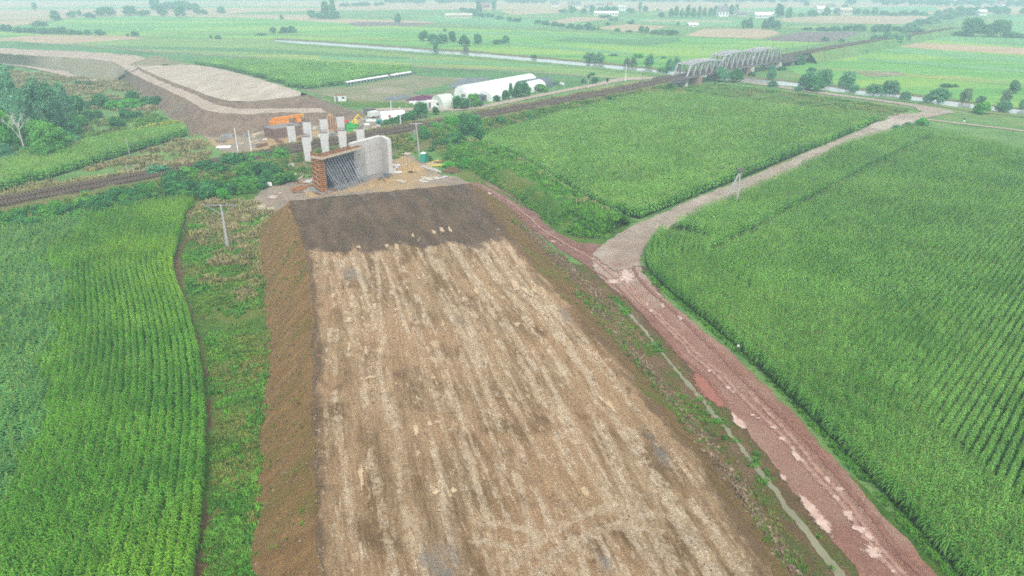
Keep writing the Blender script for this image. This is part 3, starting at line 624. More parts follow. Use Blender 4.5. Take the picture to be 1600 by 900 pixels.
def cross(v):
    f = lambda C: np.interp(v, C[:, 1], C[:, 0])
    ex = lambda C, a=14: np.where(v > C[-1, 1], C[-1, 0]+(v-C[-1, 1])*(C[-1, 0]-C[-3, 0])/(C[-1, 1]-C[-3, 1]), f(C))
    return ex(LT), ex(LC), ex(RC), ex(RT)
vv = np.r_[np.arange(-55, 18, 1.5), np.arange(18, 124.01, .24)]; sm = lambda a, k=15: np.convolve(np.pad(a, k, 'edge'), np.ones(2*k+1)/(2*k+1), 'valid')
yt = np.arange(-80, 150, .25); TB = [sm(q, 14) for q in cross(yt)]
ct = lambda Y: [np.interp(Y, yt, q) for q in TB]
lt, lc, rc, rt = ct(vv)
nL, nT, nR = 26, 124, 26
U = np.r_[np.linspace(0, 1, nL, endpoint=False), np.linspace(1, 2, nT, endpoint=False), np.linspace(2, 3, nR)]
u_ = U[:, None]; v_ = vv[None]
Yw = v_+0*u_
for _ in range(12):
    lt_, lc_, rc_, rt_ = ct(Yw); X = np.where(u_ < 1, lt_+(lc_-lt_)*u_, np.where(u_ < 2, lc_+(rc_-lc_)*(u_-1), rc_+(rt_-rc_)*(u_-2)))
    Yw = .4*Yw+.6*(v_+np.clip((v_-55)/50, 0, 1)*.37*(X+21))
hh = zemb(Yw)
X = X+np.exp(-((u_-1)*3)**2)*.45*fbm(v_/2.2+0*u_, u_*3+0*v_, 21, 4)+np.exp(-((u_-2)*3)**2)*.8*fbm(v_/3+9+0*u_, u_*3+0*v_, 22, 4)
Z = np.where(u_ < 1, hh*u_, np.where(u_ < 2, hh, hh*(3-u_)))
zend = np.clip((V_END+13-v_)/1.6, 0, 50)
Z = np.minimum(Z, zend)
wid = (rc_-lc_); xt = (X-lc_)           # metres from the left crest
top = ((u_ >= 1) & (u_ <= 2) & (v_ < V_END))
rel = fbm(X*.5, Yw*.5, 1, 5)*.10+fbm(X*2.2, Yw*2.2, 4, 3)*.045
rut = np.zeros_like(X); W0 = wid; rg = np.random.default_rng(3)
for k in range(46):
    c = rg.uniform(.5, 30); sl = rg.normal(0, .03); ph = rg.uniform(0, 50)
    pos = c+sl*(v_-60)+.8*fbm(v_[0]/14+ph, 0*v_[0], k, 2)[None]; on = np.clip(fbm(v_[0]/9+ph*2, 0*v_[0]+3, k+9, 2)*4+.7, 0, 1)[None]
    f_ = xt*(30/wid); d = np.abs(f_-pos)
    rut += on*(-.075*np.exp(-(d/.22)**2)+.04*np.exp(-((d-.42)/.14)**2))
trk = np.zeros_like(X); wett = np.zeros_like(X); f_ = xt*(30/wid)
for k in range(64):
    c = rg.uniform(.6, 29.4); sl = rg.normal(0, .012)+(rg.normal(0, .1) if k % 6 == 0 else 0); ph = rg.uniform(0, 90); hw_ = rg.uniform(.16, .34)
    pos = c+sl*(Yw-60)+.9*fbm(Yw/26+ph, 0*Yw+k, k+60, 2); d = np.abs(f_-pos)
    band = np.clip((hw_-d)/.12+.5, 0, 1)*rg.uniform(.45, 1)
    seg = np.clip(fbm(Yw/7+ph*3, 0*Yw+2, k+90, 3)*3.5+.45, 0, 1)
    trk = np.maximum(trk, band*seg)
    wett = np.maximum(wett, np.clip((hw_*1.2-d)/.1+.5, 0, 1)*np.clip((fbm(Yw/3.2+ph*5, f_*.3, k+150, 3)-.30)*14, 0, 1)*(k % 2))
for (ax, ay, ar, a0_, a1_) in [(-4, 22, 16, .1, 1.5), (-4, 22, 14.2, .1, 1.5), (14, 24, 17, 1.8, 3.0), (14, 24, 15.2, 1.8, 3.0), (8, 30, 9, 1.2, 2.9), (8, 30, 7.4, 1.2, 2.9)]:
    rr_ = np.hypot(X-ax, Yw-ay); aa_ = np.arctan2(Yw-ay, X-ax); trk = np.maximum(trk, .7*np.clip((.3-np.abs(rr_-ar))/.12+.5, 0, 1)*((aa_ > a0_) & (aa_ < a1_)))
crest = .10*np.exp(-((u_-1.0)*wid/1.0)**2*.8)*(1+fbm(X*1.3, Yw*1.3, 9, 3)*2)
gul = .28*fbm(Yw/1.1+u_*2.5, u_*2.2, 41, 4)*np.where(u_ < 1, np.sin(np.pi*np.clip(u_, 0, 1)), np.where(u_ > 2, np.sin(np.pi*np.clip(u_-2, 0, 1)), 0))
Z = Z+np.where(top, rel+rut, rel*1.8+gul)*np.clip(np.minimum(u_, 3-u_)*6, 0, 1)+crest*(v_ < V_END)
Z = np.where((Z < .35) & (zend < 3), np.minimum(Z, zend-.1), Z)
nv = len(vv); Vx = np.stack([X, Yw, Z], -1).reshape(-1, 3)
a = np.arange((len(U)-1)*nv).reshape(len(U)-1, nv)[:, :-1]; Q = np.stack([a, a+nv, a+nv+1, a+1], -1).reshape(-1, 4)
mi = np.repeat(np.where(U[:-1] < 1-1e-6, 1, np.where(U[:-1] < 2-1e-6, 0, 2)), nv-1)
uv = np.stack([xt*(29/wid), v_+0*X], -1).reshape(-1, 2)
# the worked surface on top: streaks of pale and dark clay along the roadbed, dark fresh layer at the far end
t = NT('embankment_top', .9, .3); uvs = t.coord('uv')
def st(sx, sy, sc, rot=0, **k): return t.noise(t.coord('uv', (sx, sy, 1), rot), sc, **k)
base = t.mix(st(1, .16, .55, detail=9, rough=.68, lo=.38, hi=.6), A(152,122,82), A(198,166,126))
base = t.mix(t.math('MULTIPLY', st(1, 1, .09, detail=4, lo=.45, hi=.6), .8), base, A(204,166,124))
base = t.mix(t.math('MULTIPLY', st(1, .7, .22, detail=5, lo=.54, hi=.66), .75), base, A(124,94,54))
def at_fac(nm): x = t.n('ShaderNodeAttribute'); x.attribute_name = nm; return x.outputs['Fac']
brk = st(1.2, .8, 1.6, detail=7, rough=.75, lo=.38, hi=.58)
base = t.mix(t.math('MULTIPLY', t.math('MULTIPLY', st(1.6, .1, 1.3, detail=8, rough=.7, lo=.46, hi=.6), st(1, .5, .16, detail=3, lo=.35, hi=.6)), .5), base, A(214,188,150))
tr2 = t.math('MULTIPLY', st(1.5, .2, .9, rot=.04, detail=8, rough=.7, lo=.52, hi=.64), st(1, .6, .13, detail=3, lo=.45, hi=.6))
base = t.mix(t.math('MULTIPLY', tr2, .4), base, A(128,100,64))
def crisp(v, lo, hi):
    x = t.n('ShaderNodeMapRange', interpolation_type='SMOOTHSTEP'); t.link(v, x.inputs['Value']); x.inputs['From Min'].default_value = lo; x.inputs['From Max'].default_value = hi; return x.outputs[0]
fine_ = st(1.5, .9, 2.2, detail=8, rough=.8, lo=.3, hi=.7)
base = t.mix(t.math('MULTIPLY', crisp(t.math('ADD', at_fac('trk'), t.math('MULTIPLY', fine_, .9)), .82, 1.0), .62), base, A(222,196,160))
base = t.mix(t.math('MULTIPLY', crisp(t.math('ADD', t.math('MULTIPLY', at_fac('trk'), .6), t.math('MULTIPLY', brk, .9)), 1.15, 1.3), .6), base, A(246,226,196))
wet = t.math('MAXIMUM', t.math('MULTIPLY', at_fac('wett'), st(1.5, .8, 1.4, detail=6, rough=.7, lo=.42, hi=.5)), t.math('MULTIPLY', st(1.3, .35, 1.5, detail=6, rough=.7, lo=.57, hi=.6), st(1, .8, .1, detail=3, lo=.42, hi=.55)))
base = t.mix(t.math('MULTIPLY', wet, .8), base, A(240,216,178))
grey = t.math('MULTIPLY', st(1, .45, .14, rot=2, detail=6, lo=.6, hi=.68), .8)
base = t.mix(grey, base, A(150,148,142))
fs_ = st(3.2, .35, 1.6, detail=8, rough=.75, lo=.35, hi=.65)
base = t.mix(.55, base, t.mix(fs_, (.68, .66, .62, 1), (1.3, 1.3, 1.3, 1)), 'MULTIPLY')
spk = st(1, 1, 5, detail=6, rough=.85, lo=.34, hi=.66)
base = t.mix(.55, base, t.mix(spk, (.5, .5, .5, 1), (1.5, 1.5, 1.5, 1)), 'MULTIPLY')
sep = t.n('ShaderNodeSeparateXYZ'); t.link(uvs, sep.inputs[0])
edge = t.math('ADD', t.math('SUBTRACT', sep.outputs['Y'], t.math('MULTIPLY', st(1, .6, .25, detail=6, rough=.7, lo=.2, hi=.8), 7.0)), t.math('MULTIPLY', sep.outputs['X'], .12))
mr = t.n('ShaderNodeMapRange', interpolation_type='SMOOTHSTEP'); t.link(edge, mr.inputs['Value']); mr.inputs['From Min'].default_value = 81.5; mr.inputs['From Max'].default_value = 83.5
dk = t.mix(st(1, .25, .5, detail=7, lo=.35, hi=.68), A(106,88,68), A(134,110,86))
dk = t.mix(t.math('MULTIPLY', st(1, .5, .2, detail=5, lo=.55, hi=.7), .5), dk, A(128,118,88))
dk = t.mix(.35, dk, t.mix(spk, (.55, .55, .55, 1), (1.45, 1.45, 1.45, 1)), 'MULTIPLY')
col = t.mix(mr.outputs[0], base, dk)
me_ = t.n('ShaderNodeMapRange', interpolation_type='SMOOTHSTEP'); t.link(t.math('ADD', sep.outputs['X'], t.math('MULTIPLY', st(1, .5, .3, detail=6, rough=.7, lo=.2, hi=.8), 4.0)), me_.inputs['Value']); me_.inputs['From Min'].default_value = 29.6; me_.inputs['From Max'].default_value = 31.2
col = t.mix(t.math('MULTIPLY', me_.outputs[0], .85), col, A(132,106,72))
ml_ = t.n('ShaderNodeMapRange', interpolation_type='SMOOTHSTEP'); t.link(t.math('ADD', sep.outputs['X'], t.math('MULTIPLY', st(1, .5, .4, detail=6, rough=.7, lo=.2, hi=.8), 1.6)), ml_.inputs['Value']); ml_.inputs['From Min'].default_value = 1.9; ml_.inputs['From Max'].default_value = 1.0
col = t.mix(t.math('MULTIPLY', ml_.outputs[0], .8), col, A(116,92,64))
rg_ = t.n('ShaderNodeMapRange'); t.link(wet, rg_.inputs['Value']); rg_.inputs['To Min'].default_value = .92; rg_.inputs['To Max'].default_value = .35; t.link(rg_.outputs[0], t.b.inputs['Roughness'])
tread = t.n('ShaderNodeTexWave', wave_type='BANDS', bands_direction='Y'); t.link(uvs, tread.inputs['Vector']); tread.inputs['Scale'].default_value = 1.6; tread.inputs['Distortion'].default_value = 9; tread.inputs['Detail'].default_value = 3
t.bump(t.math('ADD', t.math('MULTIPLY', tread.outputs['Fac'], .25), spk), .8, .12)
M['emb_top'] = t.done(col)
def slope_mat(name, a, b, c, d, rot):
    t = NT(name, .95, .15)
    col = t.mix(t.noise(t.coord('uv', (.8, 1.3, 1), rot), .5, 9, .75, lo=.36, hi=.64), a, b)
    col = t.mix(t.math('MULTIPLY', t.noise(t.coord('uv', (.35, 1, 1), rot), .16, 5, .6, lo=.5, hi=.62), .85), col, c)
    col = t.mix(t.math('MULTIPLY', t.noise(t.coord('uv', (.5, 1.6, 1), rot), .35, 7, .7, lo=.54, hi=.7), .5), col, d)
    f = t.noise(t.coord('uv'), 5, 5, .8, lo=.3, hi=.7)
    col = t.mix(.4, col, t.mix(f, (.5, .5, .5, 1), (1.5, 1.5, 1.5, 1)), 'MULTIPLY'); t.bump(f, .8, .15)
    return t.done(col)
M['emb_left'] = slope_mat('embankment_left_slope', A(178,142,94), A(156,122,78), A(144,130,70), A(178,150,112), .35)
M['emb_right'] = slope_mat('embankment_right_slope', A(160,130,86), A(140,114,74), A(124,136,58), A(168,146,102), 0)
me = npmesh('embankment', Vx, Q, uv, mi)
for nm_, ar_ in (('trk', trk), ('wett', wett)): at_ = me.attributes.new(nm_, 'FLOAT', 'POINT'); at_.data.foreach_set('value', ar_.ravel().astype(np.float32))
eo = link('embankment', me, [M['emb_top'], M['emb_left'], M['emb_right']], smooth=True); eo['kind'] = 'structure'
# pale standing water on the roadbed
for px, py, a_, b_ in [(560, 386, 20, 5), (604, 384, 6, 9), (619, 384, 8, 15), (646, 368, 7, 7), (653, 373, 7, 5), (677, 362, 9, 8), (689, 357, 8, 14), (703, 358, 6, 10), (777, 358, 7, 4), (521, 460, 8, 11), (637, 448, 8, 8), (655, 434, 6, 4), (612, 457, 10, 9), (717, 455, 6, 10), (724, 465, 8, 14), (744, 455, 8, 12), (758, 454, 8, 6), (803, 443, 14, 24), (820, 452, 8, 26), (834, 452, 7, 18), (798, 421, 7, 5), (846, 444, 8, 5), (808, 507, 18, 6), (545, 500, 16, 12), (572, 507, 7, 14), (545, 540, 7, 22), (572, 547, 7, 18), (594, 546, 7, 18), (575, 590, 40, 5), (650, 670, 8, 26), (652, 702, 10, 26), (676, 660, 24, 12), (678, 690, 10, 10), (564, 742, 10, 40), (580, 722, 14, 14), (912, 763, 13, 30), (682, 768, 16, 8), (708, 766, 12, 8), (950, 628, 12, 26), (940, 622, 9, 14), (932, 560, 7, 12), (618, 482, 6, 12), (630, 504, 8, 20), (690, 505, 8, 16), (585, 479, 8, 10), (897, 690, 10, 12)]:
    v = [px, py, a_, b_]; c = onemb(px, py); puddle(px, py, a_*.8, b_*1.0, z=float(zemb(c[1]))+.0, ang=.22)
for px, py, a_, b_ in [(935, 622, 40, 40), (945, 640, 30, 22), (800, 755, 34, 26)]: pass

# ================================================================ railway embankment and track
rp = np.array([P(*q)[:2] for q in [(0, 315, 3), (200, 278, 3), (471, 234, 3), (606, 202, 3), (735, 175.5, 3), (844, 159, 3.2), (950, 139, 4), (1050, 119, 4.6), (1210, 92, 5), (1310, 70, 5)]])
cf = np.polyfit(rp[:, 0], rp[:, 1], 2)
def rx(s):                        # centre line at distance s from x=-92
    return RX[s]
xs = np.linspace(-250, 520, 1200); ys = np.where(xs > -140, np.polyval(cf, xs), np.polyval(cf, -140)+(xs+140)*(2*cf[0]*-140+cf[1]))
sl = np.r_[0, np.cumsum(np.hypot(np.diff(xs), np.diff(ys)))]; s0 = np.interp(-92, xs, sl); sl = sl-s0
def RL(s, off=0, z=None):         # point on the line at distance s, offset to the right (towards the camera)
    x = np.interp(s, sl, xs); y = np.interp(s, sl, ys); x2 = np.interp(s+1, sl, xs); y2 = np.interp(s+1, sl, ys); d = math.hypot(x2-x, y2-y)
    tx, ty = (x2-x)/d, (y2-y)/d
    zz = np.interp(s, [0, 190, 235, 270, 370, 420, 700], [3, 3, 4, 4.6, 5, 5, 3]) if z is None else z
    return np.array([x+ty*off, y-tx*off, zz])
def s_at(px):                     # distance along the line where it crosses picture column px
    ss = np.arange(-150, 700, .5); q = np.array([RL(s) for s in ss]); X_ = 800+FPX*q[:, 0]/(q[:, 1]*CP+(H-q[:, 2])*SP)
    return float(ss[np.argmin(np.abs(X_-px))])
SB0, SB1 = s_at(1040), s_at(1212)
def railband(s_a, s_b, st_=6, far=False):
    ss = np.arange(s_a, s_b+.1, st_)
    L = [[np.r_[RL(s, o)[:2], RL(s)[2]*k] for s in ss] for o, k in (((-9, -.02), (-4.4, .93), (4.4, .93), (9, -.02)) if far else ((-13.5, -.02), (-4.4, .93), (4.4, .93), (13.5, -.02)))]
    loft('railway_embankment', L, [M['grass'] if far else M['rail_slope'], M['grass'] if far else M['rail_slope']], [8, 4, 8], 2.2, .25, mi=[0, 1, 0], rs=.5)
    ss = np.arange(s_a, s_b+.1, 2)
    L = [[np.r_[RL(s, o)[:2], RL(s)[2]-dz] for s in ss] for o, dz in ((-3.9, .32), (-3.3, .12), (3.3, .12), (3.9, .32))]
    loft('ballast_bed', L, [M['ballast']], [2, 8, 2], 1, .04)
railband(-140, SB0-4); railband(SB1+30, 640, far=True)
def track(side, lab):
    t_ = root('railway_track', RL(0, side), lab, 'railway track', 'two parallel railway tracks on the embankment'); o0 = np.array(RL(0, side))
    for g_ in (-.75, .75):
        b = MB(); ss = np.arange(-140, 560, 8.0)
        for a_, c_ in zip(ss[:-1], ss[1:]): b.bar(RL(a_, side+g_)+[0, 0, .09]-o0, RL(c_, side+g_)+[0, 0, .09]-o0, .09, .17)
        b.build('rail', M['railsteel'], t_)
    b = MB()
    for s in np.arange(-140, 460, .62): b.bar(RL(s, side-1.25)-o0-[0, 0, .03], RL(s, side+1.25)-o0-[0, 0, .03], .26, .16)
    setp(b.build('sleeper', M['sleeper'], t_), kind='stuff')
track(-1.8, 'far one of the two rusty railway tracks crossing behind the concrete pillars')
track(1.8, 'near one of the two rusty railway tracks, next to the green slope')

# ================================================================ the far highway embankment
PE = [(218, 106, 5), (262, 126, 5), (300, 139, 5), (330, 152, 5), (372, 160, 5), (430, 155, 5), (482, 148, 5)]
RI = [(214, 108, 4.8), (258, 130, 4.3), (300, 146, 4.3), (335, 163, 4.6), (372, 170, 4.3), (440, 169, 3.8), (500, 169, 3.0)]
RO = [(203, 113, 4.7), (248, 135, 4.2), (288, 153, 4.2), (322, 173, 4.7), (362, 178, 4.2), (440, 176, 3.6), (510, 176, 2.2)]
TO = [(190, 124, 0), (230, 152, 0), (262, 181, 0), (292, 208, 0), (345, 216, 0), (430, 204, 0), (545, 190, 0)]
W3 = lambda L: [P(*p) for p in L]
loft('far_embankment', [W3(PE), W3(RI), W3(RO), W3(TO)], [M['slope_far'], M['haul'], M['slope_far']], [5, 5, 16], 1.5, .3, mi=[0, 1, 2], rs=.4)
sheet('far_roadbed', None, M['plateau'], w=smoothpoly([P(*p)[:2] for p in PE[::-1]]+[P(208, 100, 5)[:2], P(262, 103, 5)[:2], P(290, 100, 5)[:2], P(340, 106, 5)[:2], P(400, 122, 5)[:2], P(440, 134, 5)[:2]], 1), z=5.02)
BK = [(482, 148, 5), (440, 134, 5), (400, 122, 5), (340, 106, 5), (290, 100, 5), (262, 103, 5)]
bk = np.array(W3(BK)); bo = bk+np.array([[9, 6, -5.05]]*len(bk)); loft('far_embankment', [bo, bk], [M['slope_olive']], [8], 2, .3)
loft('far_embankment', [[bk[0], bo[0]], [W3(PE)[-1]+0*bk[0], W3([(545, 170, 0)])[0]], [W3(RI)[-1], W3([(560, 173, 0)])[0]], [W3(RO)[-1], W3([(575, 178, 0)])[0]], [W3(TO)[-1], W3([(575, 184, 0)])[0]]], [M['slope_far']], [3, 5, 4, 3], 1.5, .15)
CB = [(-400, 70, 5.5), (-60, 79, 5.5), (40, 86, 5.5), (100, 89, 5.5), (150, 93, 5.5), (182, 98, 5.2), (203, 113, 4.7)]
CI = [(-400, 60, 5.5), (-60, 71, 5.5), (40, 77, 5.5), (100, 79, 5.5), (160, 82, 5.5), (215, 87, 5.4), (236, 92, 5.05)]
CT = [(-400, 84, 0), (-60, 94, 0), (40, 103, 0), (100, 112, 0), (145, 124, 0), (170, 129, 0), (196, 122, 0)]
ci = np.array(W3(CI)); cb_ = ci+np.array([[8, 9, -5.5]]*len(ci))
loft('far_embankment', [cb_, ci, W3(CB), W3(CT)], [M['slope_olive'], M['haul'], M['slope_olive']], [5, 6, 14], 1.8, .3, mi=[0, 1, 2], rs=.4)
S('dirt_track', [(-100, 88), (0, 98), (60, 106), (100, 112), (130, 122), (165, 126), (190, 122), (206, 116), (200, 121), (170, 130), (130, 128), (95, 118), (40, 106), (0, 101)], M['haul'], jit=.6)
def mound(name, cx, cy, wpx, dpt, h, mat, yaw=0, seed=0, z0=0, n=44, label=None, cat=None, group=None, rough=.25):
    c = P(cx, cy, z0); m = mpp(c); a_ = wpx*m/2; g_ = np.linspace(-1, 1, n); X_, Y_ = np.meshgrid(g_, g_)
    r_ = np.sqrt(X_**2+Y_**2)*(1+.35*fbm(X_*2+seed, Y_*2, seed, 3)); z_ = h*np.clip(1-r_, 0, 1)**.8*(1+rough*fbm(X_*5, Y_*5+seed, seed+2, 4)*2)-.05
    x = X_*a_; y = Y_*dpt/2; ca, sa = math.cos(yaw), math.sin(yaw)
    V = np.stack([x*ca-y*sa, x*sa+y*ca, z_], -1).reshape(-1, 3); i = np.arange(n*n).reshape(n, n)[:-1, :-1]
    keep = (z_[:-1, :-1]+z_[1:, 1:]) > -.095
    Q = np.stack([i, i+1, i+n+1, i+n], -1)[keep]
    o = link(name, npmesh(name, V, Q), mat, smooth=True); o.location = (float(c[0]), float(c[1]), z0)
    if label: setp(o, label, cat, group)
    else: o['kind'] = 'structure'
    return o
mound('earth_mound', 244, 100, 74, 14, 3.2, M['slope_olive'], .5, 3, 4.9)
mound('sand_mound', 640, 266, 46, 5, 1.6, M['sand'], .2, 5)
mound('sand_mound', 516, 190, 26, 5, 2.4, M['sand'], .2, 8)
mound('earth_mound', 440, 205, 80, 8, 2.0, M['sand'], .7, 11)
mound('earth_mound', 706, 268, 30, 4, 1.2, M['bare'], .1, 12)
mound('earth_mound', 372, 207, 30, 5, 1.0, M['red_track'], .3, 14)
# grassed berm between the dirt track and the middle corn field
B0 = [(690, 250, 0), (752, 280, 0), (800, 305, 0), (860, 350, 0), (900, 372, 0), (960, 372, 0)]
B1 = [(700, 232, 1.6), (765, 255, 2.6), (815, 282, 2.8), (870, 320, 2.6), (915, 345, 2.0), (955, 360, .6)]
B2 = [(712, 224, 1.2), (780, 246, 2.2), (830, 270, 2.2), (890, 308, 2.0), (935, 334, 1.5), (965, 352, .4)]
B3 = [(722, 218, 0), (792, 243, 0), (846, 270, 0), (905, 307, 0), (950, 334, 0), (985, 350, 0)]
loft('grass_berm', [W3(B0), W3(B1), W3(B2), W3(B3)], [M['lush']], [8, 4, 5], .7, .25, rs=.5)
# ================================================================ corn and ground cover (uncountable: instanced stuff)
corn_near = source('corn_near', [corn_seg(f'corn_{i}', i, M['corn'], leaves=12, lw=.085) for i in range(6)])
corn_dull = source('corn_dull', [corn_seg(f'cornd_{i}', i+80, M['corn_dull'], leaves=11, tass=2) for i in range(6)])
corn_near2 = source('corn_near_right', [corn_seg(f'cornr_{i}', i+20, M['corn2'], leaves=12, lw=.09) for i in range(6)])
corn_mid = source('corn_mid', [corn_seg(f'cornm_{i}', i+40, M['corn2'], leaves=6, segs=2, lw=.17, tass=2) for i in range(5)])
corn_far = source('corn_far', [corn_seg(f'cornf_{i}', i+60, M['corn2'], L=3.2, plants=11, leaves=5, segs=2, lw=.26, tass=1) for i in range(4)])
def corn_field(name, X, Y, ang, coll, nvar, label, sy=1.0, jx=.06, z=0, yawj=.05, hs=1.0):
    n = len(X); g_ = np.random.default_rng(n)
    rot = np.zeros((n, 3)); rot[:, 2] = ang+g_.normal(0, yawj, n)+math.pi*g_.integers(0, 2, n)
    hv = hs*(1+.12*fbm(X/7, Y/7, 3, 3)+g_.normal(0, .04, n)); scl = np.stack([np.ones(n), np.broadcast_to(sy, (n,)), hv], 1)
    pts = np.stack([X+g_.normal(0, jx, n), Y+g_.normal(0, jx, n), np.full(n, z)], 1)
    return scatter(name, pts, rot, scl, g_.integers(0, nvar, n), coll, label, 'corn field')
# left field: rows follow its curved right edge
ed = np.array([P(*p, 0)[:2] for p in [(292, 332), (283, 370), (268, 425), (286, 470), (303, 520), (316, 575), (322, 625), (324, 690), (322, 750), (316, 820), (306, 900)]]); ed = ed[np.argsort(ed[:, 1])]
ex0 = np.concatenate([[ed[0]+(ed[0]-ed[2])/(ed[2][1]-ed[0][1])*30], ed]); ys_ = np.arange(5, 128, .5); ex_ = np.interp(ys_, ex0[:, 1], ex0[:, 0]); ex_ = sm(ex_, 8)
topl = np.array([P(*p, 0)[:2] for p in [(-200, 398), (0, 363), (100, 346), (200, 330), (292, 322)]])
Xs, Ys, An, Sy, Rk = [], [], [], [], []
for k in range(120):
    off = .25+k*.76; Y_ = np.arange(6, 126, 1.55)+random.uniform(0, 1.5); x_ = np.interp(Y_, ys_, ex_)-off
    dx = (np.interp(Y_+1, ys_, ex_)-np.interp(Y_-1, ys_, ex_))/2
    Xs.append(x_); Ys.append(Y_); An.append(np.arctan2(1, dx)); Rk.append(np.full(len(Y_), k*.76)); Sy.append(np.full(len(Y_), .58 if k < 18 else .62+.5*min(1, (k-18)/8)))
Xs, Ys, An, Sy, Rk = map(np.concatenate, (Xs, Ys, An, Sy, Rk))
m_ = (Ys < np.interp(Xs, topl[:, 0], topl[:, 1])) & inview(Xs, Ys, 2, .4); Xs, Ys, An, Sy, Rk = Xs[m_], Ys[m_], An[m_], Sy[m_], Rk[m_]
far_ = np.where(Sy > 1.0, 1, 0)
wob = 4.5*fbm(Xs/9, Ys/9, 31, 3)+Rk; nb = wob < 17.5
corn_field('corn_field', Xs[nb], Ys[nb], An[nb], corn_near, 6, 'bright green corn with curved rows along the right edge of the left field', Sy[nb], .05)
corn_field('corn_field', Xs[~nb], Ys[~nb], An[~nb]+np.random.default_rng(1).normal(0, .35, (~nb).sum()), corn_dull, 6, 'duller dense corn filling the rest of the left field', np.where(Sy[~nb] > 1, 1.1, Sy[~nb]), .12)
w_l = [(x, y) for x, y in zip(ex_[::6]-.1, ys_[::6])]+[tuple(p) for p in topl[::-1]]+[(-130, 60), (-130, -20), (-10, -20)]
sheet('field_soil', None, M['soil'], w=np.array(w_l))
# right field
def rows_in(poly, ang, sp, L, shrink=None, dmin=0, line=None, dmax=1e9, skip=None):
    poly = np.asarray(poly)[:, :2]; d = np.array([math.cos(ang), math.sin(ang)]); n = np.array([-d[1], d[0]]); a_ = poly@d; b_ = poly@n
    V_, U_ = np.meshgrid(np.arange(b_.min(), b_.max(), sp), np.arange(a_.min(), a_.max(), L)); U_ = U_+((V_*7.3) % 1)*L
    if skip: 
        for lo, hi in skip: V_ = np.where((V_ > lo) & (V_ < hi), 1e6, V_)
    X_ = (U_*d[0]+V_*n[0]).ravel(); Y_ = (U_*d[1]+V_*n[1]).ravel(); k = pip(X_, Y_, poly) & inview(X_, Y_, 2, .4)
    X_, Y_ = X_[k], Y_[k]
    if line is not None: q = polydist(X_, Y_, line) > dmin; X_, Y_ = X_[q], Y_[q]
    return X_, Y_
EDGE = [(1415, 207), (1330, 226), (1262, 262), (1182, 300), (1132, 321), (1064, 351), (1026, 374), (1010, 393), (1006, 414), (1026, 445), (1074, 487), (1122, 527), (1182, 582), (1245, 643), (1306, 705), (1372, 774), (1432, 838), (1500, 915), (1600, 1030), (1750, 1230)]
EW = smoothpoly([P(p[0]+(9 if p[1] > 480 else 4 if p[1] > 440 else 0), p[1])[:2] for p in EDGE], 3, False)
TOPR = [P(*p)[:2] for p in [(2300, 420), (1900, 290), (1600, 243), (1500, 220), (1440, 208)]]
polyR = np.concatenate([EW, TOPR])
polyR = np.concatenate([polyR[:len(EW)], [[190, 0]], TOPR])
ANG = math.atan2(96, 92)
tr = P(1270, 318)[:2]; nn = np.array([-math.sin(ANG), math.cos(ANG)]); cv = float(tr@nn)
X1, Y1 = rows_in(polyR, ANG, .76, 1.55, line=EW[len(EW)//3:], dmin=9.2, skip=[(cv-.85, cv+.85)])
dd = np.hypot(X1, Y1)
nr = dd < 95
corn_field('corn_field', X1[nr], Y1[nr], ANG, corn_near2, 6, 'near rows of the large corn field right of the reddish dirt road', .58, .03)
corn_field('corn_field', X1[~nr], Y1[~nr], ANG, corn_mid, 5, 'far rows of the large corn field right of the gravel road, with one dark tramline', .5, .03)
# headland rows along the road edge
Xh, Yh, Ah = [], [], []
E2 = dense(EW[len(EW)//3-4:], .4, False); E2 = np.stack([sm(E2[:, 0], 6), sm(E2[:, 1], 6)], 1)
tg = np.gradient(E2, axis=0); tg = tg/np.linalg.norm(tg, axis=1)[:, None]; nm = np.stack([-tg[:, 1], tg[:, 0]], 1)
if (nm[len(nm)//2]@np.array([1, 0])) < 0: nm = -nm
for k in range(12):
    L_ = E2+nm*(.3+k*.76); s_ = np.r_[0, np.cumsum(np.linalg.norm(np.diff(L_, axis=0), axis=1))]; q = np.arange(0, s_[-1], 1.5)
    Xh.append(np.interp(q, s_, L_[:, 0])); Yh.append(np.interp(q, s_, L_[:, 1])); Ah.append(np.interp(q, s_, np.unwrap(np.arctan2(tg[:, 1], tg[:, 0]))))
Xh, Yh, Ah = map(np.concatenate, (Xh, Yh, Ah)); k_ = inview(Xh, Yh, 2, .4) & pip(Xh, Yh, polyR)
corn_field('corn_field', Xh[k_], Yh[k_], Ah[k_], corn_near2, 6, 'headland corn rows along the bend of the reddish dirt road', .7)
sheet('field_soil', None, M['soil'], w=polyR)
# middle field
polyM = np.array([P(*p)[:2] for p in [(1000, 343), (960, 336), (935, 325), (850, 273), (790, 240), (752, 232), (760, 218), (800, 206), (880, 184), (930, 170), (985, 157), (1030, 150), (1090, 156), (1200, 170), (1290, 180), (1372, 190), (1335, 206), (1258, 238), (1178, 272), (1098, 303)]])
X2, Y2 = rows_in(polyM, ANG, .78, 1.6)
corn_field('corn_field', X2, Y2, ANG, corn_mid, 5, 'dull green corn field between the railway and the gravel road', .95, .12, yawj=.25)
sheet('field_soil', None, M['soil'], w=polyM)
